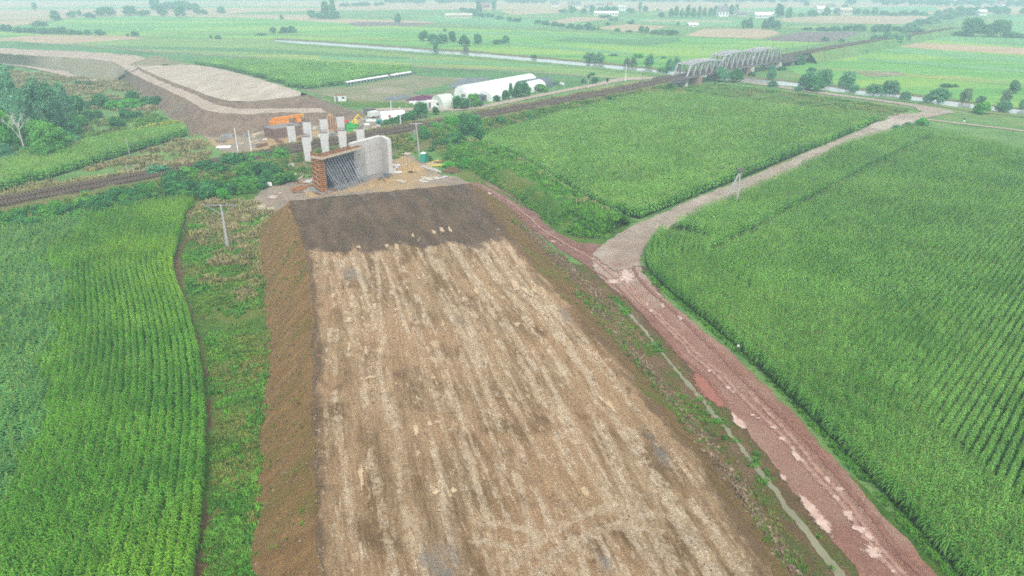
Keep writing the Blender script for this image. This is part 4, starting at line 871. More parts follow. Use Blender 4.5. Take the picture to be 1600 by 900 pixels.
# corn strip beyond the railway at the left, fields beyond the works
polyS = np.array([P(*p)[:2] for p in [(-120, 300), (0, 253), (110, 235), (200, 215), (285, 203), (293, 212), (262, 222), (200, 241), (100, 272), (0, 300), (-120, 340)]])
X3, Y3 = rows_in(polyS, .6, .8, 1.6)
corn_field('corn_field', X3, Y3, .6, corn_mid, 5, 'narrow corn strip beyond the railway, below the wood at the left', 1, .1, yawj=.2)
sheet('field_soil', None, M['soil'], w=polyS)
polyF = np.array([P(*p)[:2] for p in [(300, 100), (380, 97), (450, 98), (560, 104), (640, 108), (648, 116), (600, 121), (540, 132), (478, 140), (440, 132), (400, 120), (340, 106)]])
X4, Y4 = rows_in(polyF, .75, 1.5, 3.1)
corn_field('corn_field', X4, Y4, .75, corn_far, 4, 'corn field behind the far roadbed, ending at the row of white-roofed hutches', 1.8, .2, yawj=.3)
polyG = np.array([P(*p)[:2] for p in [(1440, 206), (1500, 217), (1600, 240), (1700, 258), (1700, 252), (1600, 233), (1500, 210), (1450, 202)]])

# grass and weeds
tl = source('tufts', [tuft_mesh(f'tuft_{i}', i, M['tuft'], 40, .34, .5, .05) for i in range(4)])
tlush = source('tufts_lush', [tuft_mesh(f'tuftl_{i}', i+9, M['tuft_lush'], 46, .42, .5, .065) for i in range(4)])
tdry = source('tufts_dry', [tuft_mesh(f'tuftd_{i}', i+19, M['tuft_dry'], 40, .5, .6, .05) for i in range(4)])
tfl = source('tufts_flower', [tuft_mesh(f'tuftf_{i}', i+29, M['tuft'], 30, .8, .5, .06, M['flower']) for i in range(3)])
def cover(name, poly, dens, coll, nv_, label, cat='grass', z=0, s=1.0, thr=-.1, fs=.22, zf=None, seed=1, world=False):
    w_ = np.array([P(*p[:2])[:2] for p in poly]) if not world else np.asarray(poly)
    g_ = np.random.default_rng(seed+len(poly)); x0, y0 = w_.min(0); x1, y1 = w_.max(0); n = int((x1-x0)*(y1-y0)*dens)
    n = min(n, 900000); X_ = g_.uniform(x0, x1, n); Y_ = g_.uniform(y0, y1, n)
    k = pip(X_, Y_, w_) & inview(X_, Y_, 0, .2) & (fbm(X_*fs, Y_*fs, seed, 4)+g_.normal(0, .12, n) > thr); X_, Y_ = X_[k], Y_[k]; n = len(X_)
    Z_ = np.full(n, float(z)) if zf is None else zf(X_, Y_)
    rot = np.zeros((n, 3)); rot[:, 2] = g_.uniform(0, 6.28, n); q = s*g_.uniform(.6, 1.35, n)*(1+.4*fbm(X_*.3, Y_*.3, seed+4, 2))
    return scatter(name, np.stack([X_, Y_, Z_], 1), rot, np.stack([q, q, q], 1), g_.integers(0, nv_, n), coll, label, cat)
leftstrip = [(300, 335), (330, 312), (400, 318), (428, 345), (405, 380), (408, 440), (420, 520), (412, 633), (405, 722), (398, 800), (390, 920), (318, 920), (322, 840), (332, 740), (334, 640), (328, 560), (312, 490), (290, 440), (285, 400)]
cover('grass', leftstrip, 9, tl, 4, 'short patchy grass between the left corn and the embankment', s=.6, thr=-.12, seed=2)
cover('grass', leftstrip, 7, tlush, 4, 'lush green weeds beside the foot of the embankment', s=.6, thr=.02, seed=7)
cover('dry_grass', [(292, 330), (330, 312), (405, 318), (435, 338), (415, 400), (400, 470), (340, 480), (312, 440), (300, 380)], 3.0, tdry, 4, 'dry tan grass around the leaning utility pole', s=1.0, thr=-.05, seed=3)
cover('grass', [(1004, 425), (1032, 452), (1078, 490), (1126, 530), (1178, 572), (1216, 611), (1256, 651), (1292, 694), (1360, 764), (1408, 820), (1468, 887), (1560, 980), (1620, 980), (1525, 895), (1462, 828), (1406, 768), (1332, 694), (1290, 651), (1252, 611), (1212, 572), (1156, 530), (1104, 490), (1052, 452), (1018, 425)], 14, tlush, 4, 'green verge between the reddish dirt road and the corn', s=.5, thr=-.3, seed=4)
cover('grass', [(950, 450), (985, 480), (1030, 535), (1086, 605), (1135, 655), (1190, 720), (1255, 805), (1340, 910), (1280, 910), (1205, 800), (1130, 712), (1075, 648), (1020, 585), (975, 520), (935, 460)], 5, tlush, 4, 'tufts of grass along the muddy ditch', s=.5, thr=.22, fs=.35, seed=5)
ww = lambda L: np.array([P(*p)[:2] for p in L])
# berm height by nearest loft vertex lines (approximate crest profile)
b0, b1, b3 = ww([p[:2] for p in B0]), np.array(W3(B1))[:, :2], np.array(W3(B3))[:, :2]
def bermz(X_, Y_):
    d0 = polydist(X_, Y_, b0); d3 = polydist(X_, Y_, b3); return np.clip(np.minimum(d0, d3)/3.2, 0, 1)*2.2
cover('grass', [(700, 235), (722, 218), (792, 243), (846, 270), (905, 307), (985, 350), (950, 372), (900, 372), (860, 350), (800, 305), (752, 278), (700, 250)], 6.5, tlush, 4, 'rough green weeds on the berm beside the middle corn field', s=.85, thr=-.22, zf=bermz, seed=6)
cover('dry_grass', [(722, 222), (792, 246), (846, 274), (905, 311), (975, 352), (900, 340), (815, 290), (740, 250)], 1.6, tdry, 4, 'yellowish weeds on the crest of the berm', s=1.0, thr=.1, zf=bermz, seed=8)
def railz(X_, Y_):
    c = np.stack([xs, ys], 1)[::6]; d = polydist(X_, Y_, c); zz = np.interp(X_, xs, [RL(s)[2] for s in sl]); return np.clip((13.5-d)/9., 0, 1)*zz*.93
def railpoly(sa, sb, o0, o1):
    ss = np.arange(sa, sb, 8); return np.array([RL(s, o0)[:2] for s in ss]+[RL(s, o1)[:2] for s in ss[::-1]])
cover('grass', railpoly(-60, SB0, 5.2, 16), 1.6, tl, 4, 'grass on the near slope of the railway embankment', s=1.3, thr=-.15, zf=railz, seed=10, world=True)
cover('grass', railpoly(-60, SB0, -14, -5.2), 1.2, tdry, 4, 'pale grass along the far side of the railway', s=1.2, thr=-.05, zf=railz, seed=11, world=True)
cover('dry_grass', [(0, 303), (100, 276), (200, 246), (300, 212), (350, 240), (345, 246), (200, 270), (0, 312)], 1.1, tdry, 4, 'dry meadow between the corn strip and the railway', s=1.4, thr=-.1, seed=12)
cover('grass', [(110, 232), (130, 190), (170, 185), (230, 175), (262, 186), (290, 205), (200, 216), (112, 234)], .9, tl, 4, 'rough meadow between the wood and the far embankment', s=1.5, thr=-.2, seed=13)
cover('grass', [(0, 110), (100, 120), (190, 128), (230, 155), (255, 175), (140, 172), (110, 150), (0, 150)], .5, tdry, 4, 'pale rough grass behind the wood', s=1.8, thr=-.1, seed=14)
cover('yellow_flowers', [(196, 212), (215, 206), (245, 198), (288, 188), (290, 193), (262, 199), (225, 207), (200, 213)], 2.2, tfl, 3, 'strip of yellow flowering weeds beyond the corn strip', 'flowers', s=1.2, thr=-.2, seed=15)
cover('grass', [(1030, 136), (1130, 132), (1300, 154), (1420, 172), (1378, 192), (1290, 176), (1200, 166), (1090, 152)], .5, tl, 4, 'grass between the middle corn field and the riverside road', s=1.5, thr=-.1, seed=16)
# stones and clods
def stone_mesh(i):
    r = np.random.default_rng(i); import bmesh
    bm = bmesh.new(); bmesh.ops.create_icosphere(bm, subdivisions=1, radius=.5)
    for v in bm.verts: v.co = Vector([c*k for c, k in zip(v.co, (1, .8, .6))])*float(r.uniform(.75, 1.2))
    me = bpy.data.meshes.new(f'stone_{i}'); bm.to_mesh(me); bm.free(); me.materials.append(M['stone']); return me
stn = source('stones', [stone_mesh(i) for i in range(4)])
def stones(name, X_, Y_, Z_, smin, smax, label, seed):
    g_ = np.random.default_rng(seed); n = len(X_); q = smin+(smax-smin)*g_.random(n)**3
    scatter(name, np.stack([X_, Y_, Z_], 1), g_.uniform(0, 6, (n, 3)), np.stack([q]*3, 1), g_.integers(0, 4, n), stn, label, 'stones')
g_ = np.random.default_rng(5); n = 5200; f = g_.random(n); yy = g_.uniform(26, 110, n)
RTx = np.interp(yy, RT[:, 1], RT[:, 0]); RCx = np.interp(yy, RC[:, 1], RC[:, 0]); xx = RCx+(RTx-RCx)*(.72+.45*g_.normal(0, .35, n)); fz = np.clip((RTx-xx)/(RTx-RCx), 0, 1)
stones('stones', xx, yy, fz*zemb(yy)+.06, .08, .5, 'loose stones and clods on the right slope of the embankment', 3)
def embz(X_, Y_):
    a_, b_, c_, d_ = ct(Y_); return np.clip(np.minimum(np.minimum((X_-a_)/(b_-a_), 1), (d_-X_)/(d_-c_)), 0, 1)*zemb(Y_)
epoly = lambda f0, f1, i0, i1, ya, yb: np.array([[ct(y)[i0]*(1-f0)+ct(y)[i1]*f0, y] for y in np.arange(ya, yb, 3)]+[[ct(y)[i0]*(1-f1)+ct(y)[i1]*f1, y] for y in np.arange(ya, yb, 3)[::-1]])
cover('grass', epoly(.35, 1.1, 2, 3, 22, 112), 3.0, tl, 4, 'weeds sprouting on the right slope of the embankment', s=.45, thr=.05, fs=.18, zf=embz, seed=21, world=True)
cover('grass', epoly(-.08, .12, 0, 1, 22, 100), 5.0, tlush, 4, 'weeds creeping over the left foot of the embankment', s=.5, thr=-.05, fs=.5, zf=embz, seed=22, world=True)
cover('grass', epoly(.1, .9, 0, 1, 22, 100), 1.2, tl, 4, 'sparse weeds on the left slope of the embankment', s=.35, thr=.12, fs=.2, zf=embz, seed=23, world=True)
n = 9000; yy = g_.uniform(26, 96, n); a_, b_, c_, d_ = ct(yy); xx = b_+(c_-b_)*g_.random(n); stones('clods', xx, yy, zemb(yy)+.02, .04, .22, 'small clods scattered over the worked roadbed', 9)
n = 3500; yy = g_.uniform(26, 108, n); a_, b_, c_, d_ = ct(yy); xx = np.where(g_.random(n) < .5, a_+(b_-a_)*g_.random(n), c_+(d_-c_)*g_.random(n)); stones('clods', xx, yy, embz(xx, yy)+.03, .05, .3, 'clods on both slopes of the embankment', 10)
n = 1500; yy = g_.uniform(28, 95, n); LTx = np.interp(yy, LT[:, 1], LT[:, 0]); LCx = np.interp(yy, LC[:, 1], LC[:, 0]); k = g_.random(n); k = np.where(g_.random(n) < .6, 1+np.abs(g_.normal(0, .05, n)), k)
xx = LTx+(LCx-LTx)*k; stones('stones', xx, yy, np.clip(k, 0, 1)*zemb(yy)+.1, .06, .28, 'clods along the left crest of the embankment', 4)

# ================================================================ trees and bushes, each a thing
CM = {}
def crown(kind, mat, v, near):
    key = (kind, mat, v, near)
    if key not in CM:
        n = {0: 1500, 1: 5000, 2: 15000}[near]; lf = {0: .11, 1: .06, 2: .034}[near]
        CM[key] = crown_mesh('crown', hash((kind, v)) % 9999 if False else (v*13+len(kind)*7), n, M[mat], lf, {'round': .04, 'tall': .05, 'bush': -.03, 'multi': .05}[kind], kind, {0: 60, 1: 110, 2: 200}[near])
    return CM[key]
TMK = {}
def tree(px, py, h, w_, label, name='tree', cat='tree', kind='round', mat='lf_dark', v=0, near=0, group=None, z=0, dwid=None):
    c = P(px, py, z); m = mpp(c); hm_ = h*m/.96; wm = w_*m*1.12
    t_ = root(name, c, label, cat, group, rz=(px*1.7+py) % 6.28)
    t_.scale = (wm, (dwid*m if dwid else wm), hm_)
    if (kind, v) not in TMK: TMK[(kind, v)] = trunk_mesh('trunk', v+3, M['bark'], .5 if kind != 'bush' else .3, .022 if kind != 'tall' else .03)
    link('trunk', TMK[(kind, v)], None, t_); link('crown', crown(kind, mat, v, near), None, t_)
    return t_
ORD = ['first', 'second', 'third', 'fourth', 'fifth', 'sixth', 'seventh', 'eighth', 'ninth', 'tenth', 'eleventh', 'twelfth', 'thirteenth', 'fourteenth', 'fifteenth', 'sixteenth', 'seventeenth', 'eighteenth', 'nineteenth', 'twentieth', 'twenty-first', 'twenty-second', 'twenty-third', 'twenty-fourth', 'twenty-fifth', 'twenty-sixth', 'twenty-seventh', 'twenty-eighth', 'twenty-ninth', 'thirtieth']
def row(lst, phrase, name, cat, group, side='left', **kw):
    l2 = sorted(lst, key=lambda a: a[0]); n = len(l2)
    if side == 'right': l2 = l2[::-1]
    for i, a in enumerate(l2):
        px, py, h, w_ = a[:4]; k = dict(kw); bg_ = 1.08 if name == 'riverside_shrub' else 1.12; h, w_ = h*bg_, w_*bg_; k.update(a[4] if len(a) > 4 else {})
        if k.get('near', 0) == 0 and k['kind'] == 'round': k['kind'] = ['round', 'multi', 'tall', 'round', 'bush'][int(px*3+py) % 5]; h *= (1.25 if k['kind'] == 'tall' else .85 if k['kind'] == 'bush' else 1)
        tree(px, py, h, w_, f'{phrase}, {ORD[i]} from the {side}', name, cat, v=i % 4, group=group, **k)
D = lambda **k: k
# riverside, right of the bridge
row([(1128, 128, 20, 22), (1150, 128, 18, 20, D(mat='lf_dark')), (1205, 127, 22, 14), (1208, 135, 8, 16, D(kind='bush')), (1260, 140, 24, 26), (1284, 138, 26, 26), (1274, 143, 22, 26, D(mat='lf_dark')), (1321, 141, 26, 24), (1334, 146, 12, 14), (1364, 150, 17, 22), (1390, 148, 19, 26), (1414, 156, 12, 15, D(kind='bush')), (1448, 161, 12, 13), (1466, 162, 22, 26), (1507, 160, 20, 15, D(mat='lf_pale')), (1531, 161, 10, 14), (1533, 178, 16, 24, D(mat='lf_bright')), (1570, 163, 20, 13, D(mat='lf_pale')), (1568, 175, 15, 24), (1597, 172, 14, 14), (1583, 146, 18, 16), (1247, 142, 7, 10, D(kind='bush'))],
    'riverside shrub right of the truss bridge', 'riverside_shrub', 'shrub', 'shrubs along the river right of the bridge', 'right', kind='round', mat='lf_teal', near=1)
row([(834, 91, 5, 9), (921, 100, 16, 18), (936, 99, 15, 16), (979, 104, 12, 10, D(mat='lf_pale')), (990, 104, 12, 11, D(mat='lf_pale')), (1014, 106, 19, 15), (1046, 115, 20, 14), (1056, 112, 20, 12), (997, 90, 6, 18, D(kind='bush', mat='lf_bright')), (958, 87, 2.5, 14, D(kind='bush')), (1036, 91, 2.5, 9, D(kind='bush')), (681, 85, 20, 13, D(kind='tall')), (729, 84, 10, 9, D(mat='lf_pale'))],
    'riverside shrub between the white river bend and the bridge', 'riverside_shrub', 'shrub', 'shrubs along the river left of the bridge', 'left', kind='round', mat='lf_teal', near=1)
row([(662, 64, 13, 15), (676, 68, 12, 18), (690, 68, 12, 20), (707, 66, 11, 16), (726, 72, 14, 17), (747, 69, 13, 12), (777, 69, 6, 14), (790, 68, 10, 11), (695, 50, 5, 5)], 'meadow bush beyond the river in the centre', 'meadow_bush', 'bush', 'bushes on the meadow beyond the river', 'left', kind='round', mat='lf_dark', near=0)
row([(427, 52, 8, 9), (444, 52, 10, 12), (456, 51, 10, 14), (408, 55, 3, 16, D(kind='bush')), (330, 60, 4, 5), (341, 61, 6, 10), (211, 57, 7, 11), (199, 57, 4.5, 6), (156, 55, 7, 16), (137, 55, 7, 12)], 'small bush on the hedge line of the far left meadow', 'hedge_bush', 'bush', 'bushes dotted along the far left field edge', 'left', kind='round', mat='lf_dark')
row([(30, 51, 7, 14), (42, 51, 7, 14), (54, 52, 8, 16), (68, 53, 8, 16), (84, 53, 8, 18), (98, 53, 9, 16), (112, 54, 7, 16), (123, 54, 5, 12), (5, 49, 9, 14), (15, 49, 9, 10), (62, 41, 7, 20)], 'hedge shrub in the hedgerow at the upper left', 'hedge_bush', 'bush', 'shrubs of the upper left hedgerow', 'left', kind='bush', mat='lf_dark')
row([(55, 16, 10, 9), (88, 33, 11, 20), (113, 27, 8, 16), (125, 26, 9, 7), (142, 29, 8, 14), (165, 25, 12, 26), (204, 24, 12, 26), (227, 25, 8, 20), (254, 26, 14, 14), (282, 27, 15, 15), (308, 23, 12, 18), (319, 23, 7, 10), (346, 21, 10, 12), (135, 26, 5, 8)], 'hazy tree in the far upper left', 'far_tree', 'tree', 'hazy trees at the upper left', 'left', kind='round', mat='lf_dark')
row([(240+i*7, 17-(i % 2)*1, 13-(i % 3), 12) for i in range(9)], 'tree of the hazy copse at the upper left', 'copse_tree', 'tree', 'trees of the hazy upper left copse', 'left', kind='round', mat='lf_dark')
row([(488, 29, 11, 12), (497, 30, 8, 14), (509, 29, 22, 15), (518, 30, 10, 16), (521, 29, 21, 14), (527, 30, 10, 10), (503, 30, 10, 12), (440, 31, 7, 6), (622, 37, 13, 10)], 'tree around the lone copse in the upper centre-left', 'copse_tree', 'tree', 'trees of the lone copse', 'left', kind='round', mat='lf_dark')
row([(748, 22, 18, 10), (772, 16, 11, 10), (724, 18, 5, 14), (735, 20, 6, 14), (742, 26, 6, 12), (752, 27, 6, 14), (766, 27, 5, 14), (780, 30, 5, 14), (796, 34, 5, 14), (808, 34, 5, 14)], 'tree by the hazy farm at the upper centre', 'far_tree', 'tree', 'trees by the upper centre farm', 'left', kind='round', mat='lf_dark')
row([(840, 37, 5, 12), (852, 39, 6, 14), (866, 41, 6, 14), (878, 42, 5, 12), (892, 44, 6, 12), (905, 46, 7, 14), (918, 46, 9, 12), (926, 47, 6, 10), (935, 47, 4, 5), (950, 39, 4, 8), (964, 49, 4, 10)], 'shrub of the hedge below the hazy village', 'hedge_bush', 'bush', 'shrubs of the hedge below the village', 'left', kind='bush', mat='lf_dark')
row([(880, 20, 5, 14), (892, 21, 8, 12), (897, 18, 7, 8), (912, 21, 5, 16), (925, 21, 11, 10), (938, 20, 9, 12), (948, 21, 10, 14), (960, 21, 9, 12), (945, 28, 4, 20), (962, 33, 6, 8), (955, 33, 4, 8), (985, 20, 6, 14), (1000, 17, 9, 8), (1008, 18, 6, 14), (950, 40, 4, 8), (1028, 17, 3, 6), (985, 38, 4, 10)], 'garden tree among the village houses in the far centre', 'garden_tree', 'tree', 'trees among the far village houses', 'left', kind='round', mat='lf_dark')
row([(1048, 28, 12, 10), (1056, 28, 15, 11), (1065, 28, 12, 11), (1074, 28, 16, 11), (1083, 28, 13, 11), (1092, 28, 15, 9), (1100, 27, 13, 9), (1033, 27, 6, 14), (1110, 25, 10, 10), (1117, 25, 13, 10), (1142, 25, 14, 12), (1150, 24, 14, 9), (1133, 19, 11, 8), (1155, 25, 6, 10)], 'tree of the dark grove left of the far white farmhouse', 'grove_tree', 'tree', 'trees of the far grove', 'left', kind='tall', mat='lf_dark')
row([(983, 50, 3, 10), (1002, 51, 7, 12), (1010, 52, 7, 12), (1022, 53, 6, 12), (1033, 54, 6, 12), (1044, 54, 6, 10), (1051, 55, 7, 14), (1059, 40, 4, 5), (988, 37, 5, 8), (1162, 45, 12, 9), (1170, 44, 15, 12), (1196, 46, 16, 14), (1203, 46, 16, 12), (1214, 46, 12, 11)], 'bush beyond the meadow above the truss bridge', 'field_bush', 'bush', 'bushes above the truss bridge', 'left', kind='round', mat='lf_dark')
row([(1217, 27, 17, 14), (1232, 28, 16, 9), (1251, 26, 5, 8), (1268, 26, 9, 13), (1275, 26, 6, 9), (1290, 24, 12, 12), (1305, 22, 6, 10), (1319, 14, 6, 11), (1331, 22, 8, 6), (1260, 9, 7, 9), (1330, 8, 10, 16), (1340, 23, 8, 10), (1352, 24, 8, 12), (1366, 24, 8, 14), (1382, 24, 6, 14), (1398, 25, 6, 14), (1412, 24, 6, 14), (1428, 24, 7, 14), (1442, 25, 6, 14), (1464, 28, 10, 9)], 'hazy tree around the far farm at the upper right', 'far_tree', 'tree', 'hazy trees at the upper right', 'left', kind='round', mat='lf_dark')
row([(1262, 47, 4, 14), (1285, 48, 5, 20), (1305, 48, 6, 20), (1326, 48, 7, 20), (1342, 48, 8, 20), (1366, 50, 9, 12), (1376, 50, 10, 12), (1386, 50, 10, 11), (1400, 48, 6, 14), (1289, 64, 5, 12)], 'bush of the dark hedge behind the ploughed field', 'hedge_bush', 'bush', 'bushes of the hedge behind the ploughed field', 'left', kind='bush', mat='lf_dark')
tree(1520, 57, 26, 38, 'left one of two big round dark trees at the right', 'field_tree', kind='round', near=1, v=1)
tree(1556, 58, 25, 36, 'right one of two big round dark trees at the right', 'field_tree', kind='round', near=1, v=2)
row([(1478, 53, 5, 24), (1580, 59, 7, 22), (1596, 59, 5, 20), (1500, 56, 6, 24), (1478, 136, 5, 18), (1492, 136, 4, 10)], 'low shrub near the two big round trees at the right', 'low_shrub', 'shrub', 'low shrubs at the far right', 'left', kind='bush', mat='lf_dark')
row([(1424, 44, 7, 20), (1440, 40, 9, 22), (1455, 36, 9, 22), (1466, 30, 10, 12), (1478, 30, 8, 20), (1494, 26, 8, 20), (1512, 24, 6, 20), (1368, 70, 13, 20, D(kind='bush')), (1382, 71, 14, 20), (1398, 71, 14, 20), (1412, 68, 13, 18), (1410, 52, 7, 22), (1430, 50, 6, 26)], 'tree in the green belt where the railway fades out', 'railside_tree', 'tree', 'trees of the railway green belt', 'left', kind='round', mat='lf_teal')
row([(1247, 101, 13, 19, D(mat='lf_dark')), (1262, 96, 10, 14), (1274, 95, 10, 16), (1288, 85, 6, 14, D(mat='lf_pale')), (1300, 84, 7, 14, D(mat='lf_pale')), (1312, 84, 6, 14), (1325, 83, 5, 14, D(mat='lf_pale')), (1340, 83, 5, 14, D(mat='lf_pale')), (1350, 83, 4, 12), (1222, 110, 5, 14, D(mat='lf_dark')), (1230, 100, 4, 16, D(mat='lf_pale')), (1268, 112, 5, 14, D(mat='lf_dark')), (1195, 103, 10, 16, D(mat='lf_dark')), (1175, 119, 6, 10, D(mat='lf_dark')), (1315, 66, 5, 10)], 'shrub beside the railway right of the truss bridge', 'railside_shrub', 'shrub', 'shrubs beside the railway right of the bridge', 'left', kind='bush', mat='lf_teal', near=1)
# middle ground
tree(735, 222, 44, 52, 'large dense dark green tree on the railway slope above the berm', 'large_tree', near=2, v=2, dwid=44)
tree(706, 208, 26, 40, 'bright green bush left of the large dark tree', 'bush', 'bush', 'bush', 'lf_bright', 1, 2)
tree(684, 214, 22, 36, 'mid green bush two to the left of the large dark tree', 'bush', 'bush', 'bush', 'lf_green', 2, 2)
tree(712, 226, 20, 40, 'dark green bush at the foot of the large dark tree', 'bush', 'bush', 'bush', 'lf_dark', 3, 2)
tree(770, 194, 15, 24, 'rounded bush just right of the large dark tree', 'bush', 'bush', 'bush', 'lf_green', 0, 1)
tree(823, 180, 9, 14, 'small dark bush on the rail slope above the middle corn field', 'bush', 'bush', 'bush', 'lf_dark', 1, 1)
tree(645, 228, 17, 24, 'weedy bush beside the wing wall of the abutment', 'bush', 'bush', 'bush', 'lf_green', 1, 1)
tree(664, 224, 22, 22, 'bush behind the utility pole by the teal toilet', 'bush', 'bush', 'bush', 'lf_dark', 0, 1)
tree(658, 184, 24, 26, 'rounded dark tree beside the small white shed', 'tree', near=2, v=3, mat='lf_dark')
tree(681, 179, 12, 12, 'small dark bush right of the small white shed', 'bush', 'bush', 'round', 'lf_dark', 1, 1)
tree(731, 262, 15, 30, 'bright weed clump on the berm near the dirt track', 'weed_clump', 'weeds', 'bush', 'lf_bright', 2, 1)
tree(702, 262, 10, 22, 'bright weed clump by the brown earth heap', 'weed_clump', 'weeds', 'bush', 'lf_bright', 3, 1)
tree(349, 311, 17, 20, 'bright green bush at the corner of the left corn field', 'bush', 'bush', 'bush', 'lf_bright', 0, 1)
tree(455, 102, 6, 13, 'single low bush in the crop field left of the white hutches', 'bush', 'bush', 'bush', 'lf_dark', 1, 0)
tree(336, 110, 4, 10, 'tiny bush beside the white levee path behind the far roadbed', 'bush', 'bush', 'bush', 'lf_dark', 1, 0)
row([(604, 200, 11, 16), (614, 197, 12, 18), (624, 194, 12, 18), (634, 190, 12, 18), (644, 188, 12, 18)], 'bush of the dark hedge beside the white site tent', 'hedge_bush', 'bush', 'hedge beside the white site tent', 'left', kind='bush', mat='lf_dark', near=1)
row([(714, 170, 17, 16), (726, 170, 14, 18), (740, 167, 18, 18, D(mat='lf_green')), (750, 166, 8, 12), (776, 158, 8, 12), (790, 155, 12, 12), (798, 152, 19, 10, D(kind='tall')), (810, 152, 20, 16), (820, 151, 20, 16), (846, 143, 10, 20, D(mat='lf_green')), (866, 133, 5, 18), (912, 130, 6, 8), (929, 131, 9, 12)], 'dark bush in front of the greenhouses', 'garden_bush', 'bush', 'bushes in front of the greenhouses', 'left', kind='round', mat='lf_dark', near=1)
row([(895, 163, 9, 20), (910, 161, 11, 22), (925, 158, 12, 22), (938, 155, 11, 22), (955, 153, 10, 24), (975, 150, 10, 26), (1000, 146, 12, 24), (1014, 145, 8, 18), (890, 174, 6, 24)], 'blue-green bush on the rail slope above the middle corn field', 'slope_bush', 'bush', 'bushes on the rail slope toward the bridge', 'left', kind='bush', mat='lf_teal', near=1)
row([(1092, 155, 4, 18), (1035, 112, 6, 16), (1117, 133, 5, 6), (925, 112+6, 4, 10)], 'low scrub near the bridge approach', 'scrub', 'bush', 'scrub near the bridge approach', 'left', kind='bush', mat='lf_green')
row([(1400+i*9, 203-i*2+(i % 2)*3, 7, 14) for i in range(6)]+[(1440, 196, 11, 14, D(mat='lf_bright'))], 'shrub at the fork of the gravel road', 'fork_shrub', 'shrub', 'shrubs at the gravel road fork', 'left', kind='bush', mat='lf_teal', near=1)
# dark thicket on the near side of the railway at the left
g_ = random.Random(4)
th = []
for i in range(20):
    f = i/19; px = -10+f*450; base = 356-f*96+g_.uniform(-5, 3)-(8 if 150 < px < 260 else 0); th.append((px, base, (20 if px < 230 else 30 if px < 390 else 24)*g_.uniform(.8, 1.1), 44*g_.uniform(.8, 1.15), D(mat=g_.choice(['lf_dark', 'lf_dark', 'lf_green', 'lf_teal']))))
for i in range(9):
    f = i/8; px = 270+f*172; th.append((px, 290-f*34+g_.uniform(-4, 3), 20, 36, D(mat=g_.choice(['lf_dark', 'lf_green', 'lf_green']))))
row(th, 'shrub of the dense thicket between the railway and the left corn', 'thicket_shrub', 'shrub', 'thicket along the railway', 'left', kind='bush', near=1)
# wood at the left edge
row([(8, 190, 52, 44), (26, 196, 76, 40, D(kind='tall')), (52, 205, 56, 44), (74, 215, 76, 46), (92, 208, 68, 44, D(kind='tall')), (104, 190, 50, 34, D(kind='tall')), (8, 240, 60, 44, D(mat='lf_bright')), (64, 232, 40, 36, D(mat='lf_green')), (86, 244, 46, 48, D(mat='lf_green')), (76, 252, 22, 44, D(mat='lf_green')), (4, 256, 30, 46), (102, 236, 30, 36), (-20, 230, 90, 60), (30, 222, 40, 40)], 'tree of the green wood at the left edge', 'wood_tree', 'tree', 'trees of the wood at the left edge', 'left', kind='round', mat='lf_teal', near=2)
row([(125, 178, 24, 26), (112, 204, 18, 20), (120, 210, 20, 20), (130, 198, 16, 16, D(mat='lf_green')), (141, 188, 13, 14), (154, 184, 10, 14), (197, 186, 14, 18), (183, 198, 13, 22), (160, 168, 18, 28), (180, 170, 12, 28, D(kind='bush', mat='lf_bright')), (205, 170, 14, 34, D(kind='bush', mat='lf_bright')), (208, 158, 14, 20), (230, 165, 12, 26, D(kind='bush')), (246, 164, 12, 20, D(kind='bush')), (124, 133, 6, 12), (138, 134, 5, 10), (18, 111, 8, 10), (175, 215, 6, 18, D(kind='bush')), (212, 183, 8, 22, D(kind='bush'))], 'bush on the meadow between the wood and the far embankment', 'meadow_bush', 'bush', 'bushes between the wood and the far embankment', 'left', kind='round', mat='lf_dark', near=1)
# undergrowth that reads as one mass
ug = source('undergrowth', [crown('bush', m_, i, 1) for i in range(3) for m_ in ('lf_dark', 'lf_green')])
def undergrowth(w_, dens, label, hs, zf=None, seed=1, thr=-.1):
    g2 = np.random.default_rng(seed); w_ = np.asarray(w_); x0, y0 = w_.min(0); x1, y1 = w_.max(0); n = int((x1-x0)*(y1-y0)*dens)
    X_ = g2.uniform(x0, x1, n); Y_ = g2.uniform(y0, y1, n); k = pip(X_, Y_, w_) & (fbm(X_/9, Y_/9, seed, 3) > thr) & inview(X_, Y_, 0, .1); X_, Y_ = X_[k], Y_[k]; n = len(X_)
    h_ = g2.uniform(hs[0], hs[1], n)*(1+.5*fbm(X_/6, Y_/6, seed+3, 2)); sc = np.stack([h_*1.5, h_*1.5, h_], 1); rot = np.zeros((n, 3)); rot[:, 2] = g2.uniform(0, 6, n)
    scatter('undergrowth', np.stack([X_, Y_, zf(X_, Y_) if zf is not None else np.zeros(n)], 1), rot, sc, g2.integers(0, 6, n), ug, label, 'undergrowth')
undergrowth(railpoly(-90, s_at(250), 9, 15), .34, 'dark hedge mass on the rail slope above the left corn field', (1.3, 2.5), railz, 33, -.6)
undergrowth(railpoly(s_at(230), s_at(448), 8, 19), .16, 'dense dark undergrowth on the near side of the railway at the left', (1.6, 3.2), railz, 3, -.35)
undergrowth(railpoly(s_at(612), s_at(830), 6, 17), .10, 'undergrowth on the near rail slope above the berm', (1.0, 2.2), railz, 4, -.2)
undergrowth(railpoly(s_at(830), s_at(1030), 7, 16), .08, 'undergrowth on the near rail slope toward the bridge', (.8, 1.8), railz, 5, -.1)
undergrowth([P(*p)[:2] for p in [(620, 200), (700, 190), (760, 215), (750, 255), (700, 262), (660, 250), (632, 236)]], .07, 'undergrowth between the rail slope and the berm', (.9, 2.0), None, 6, -.1)
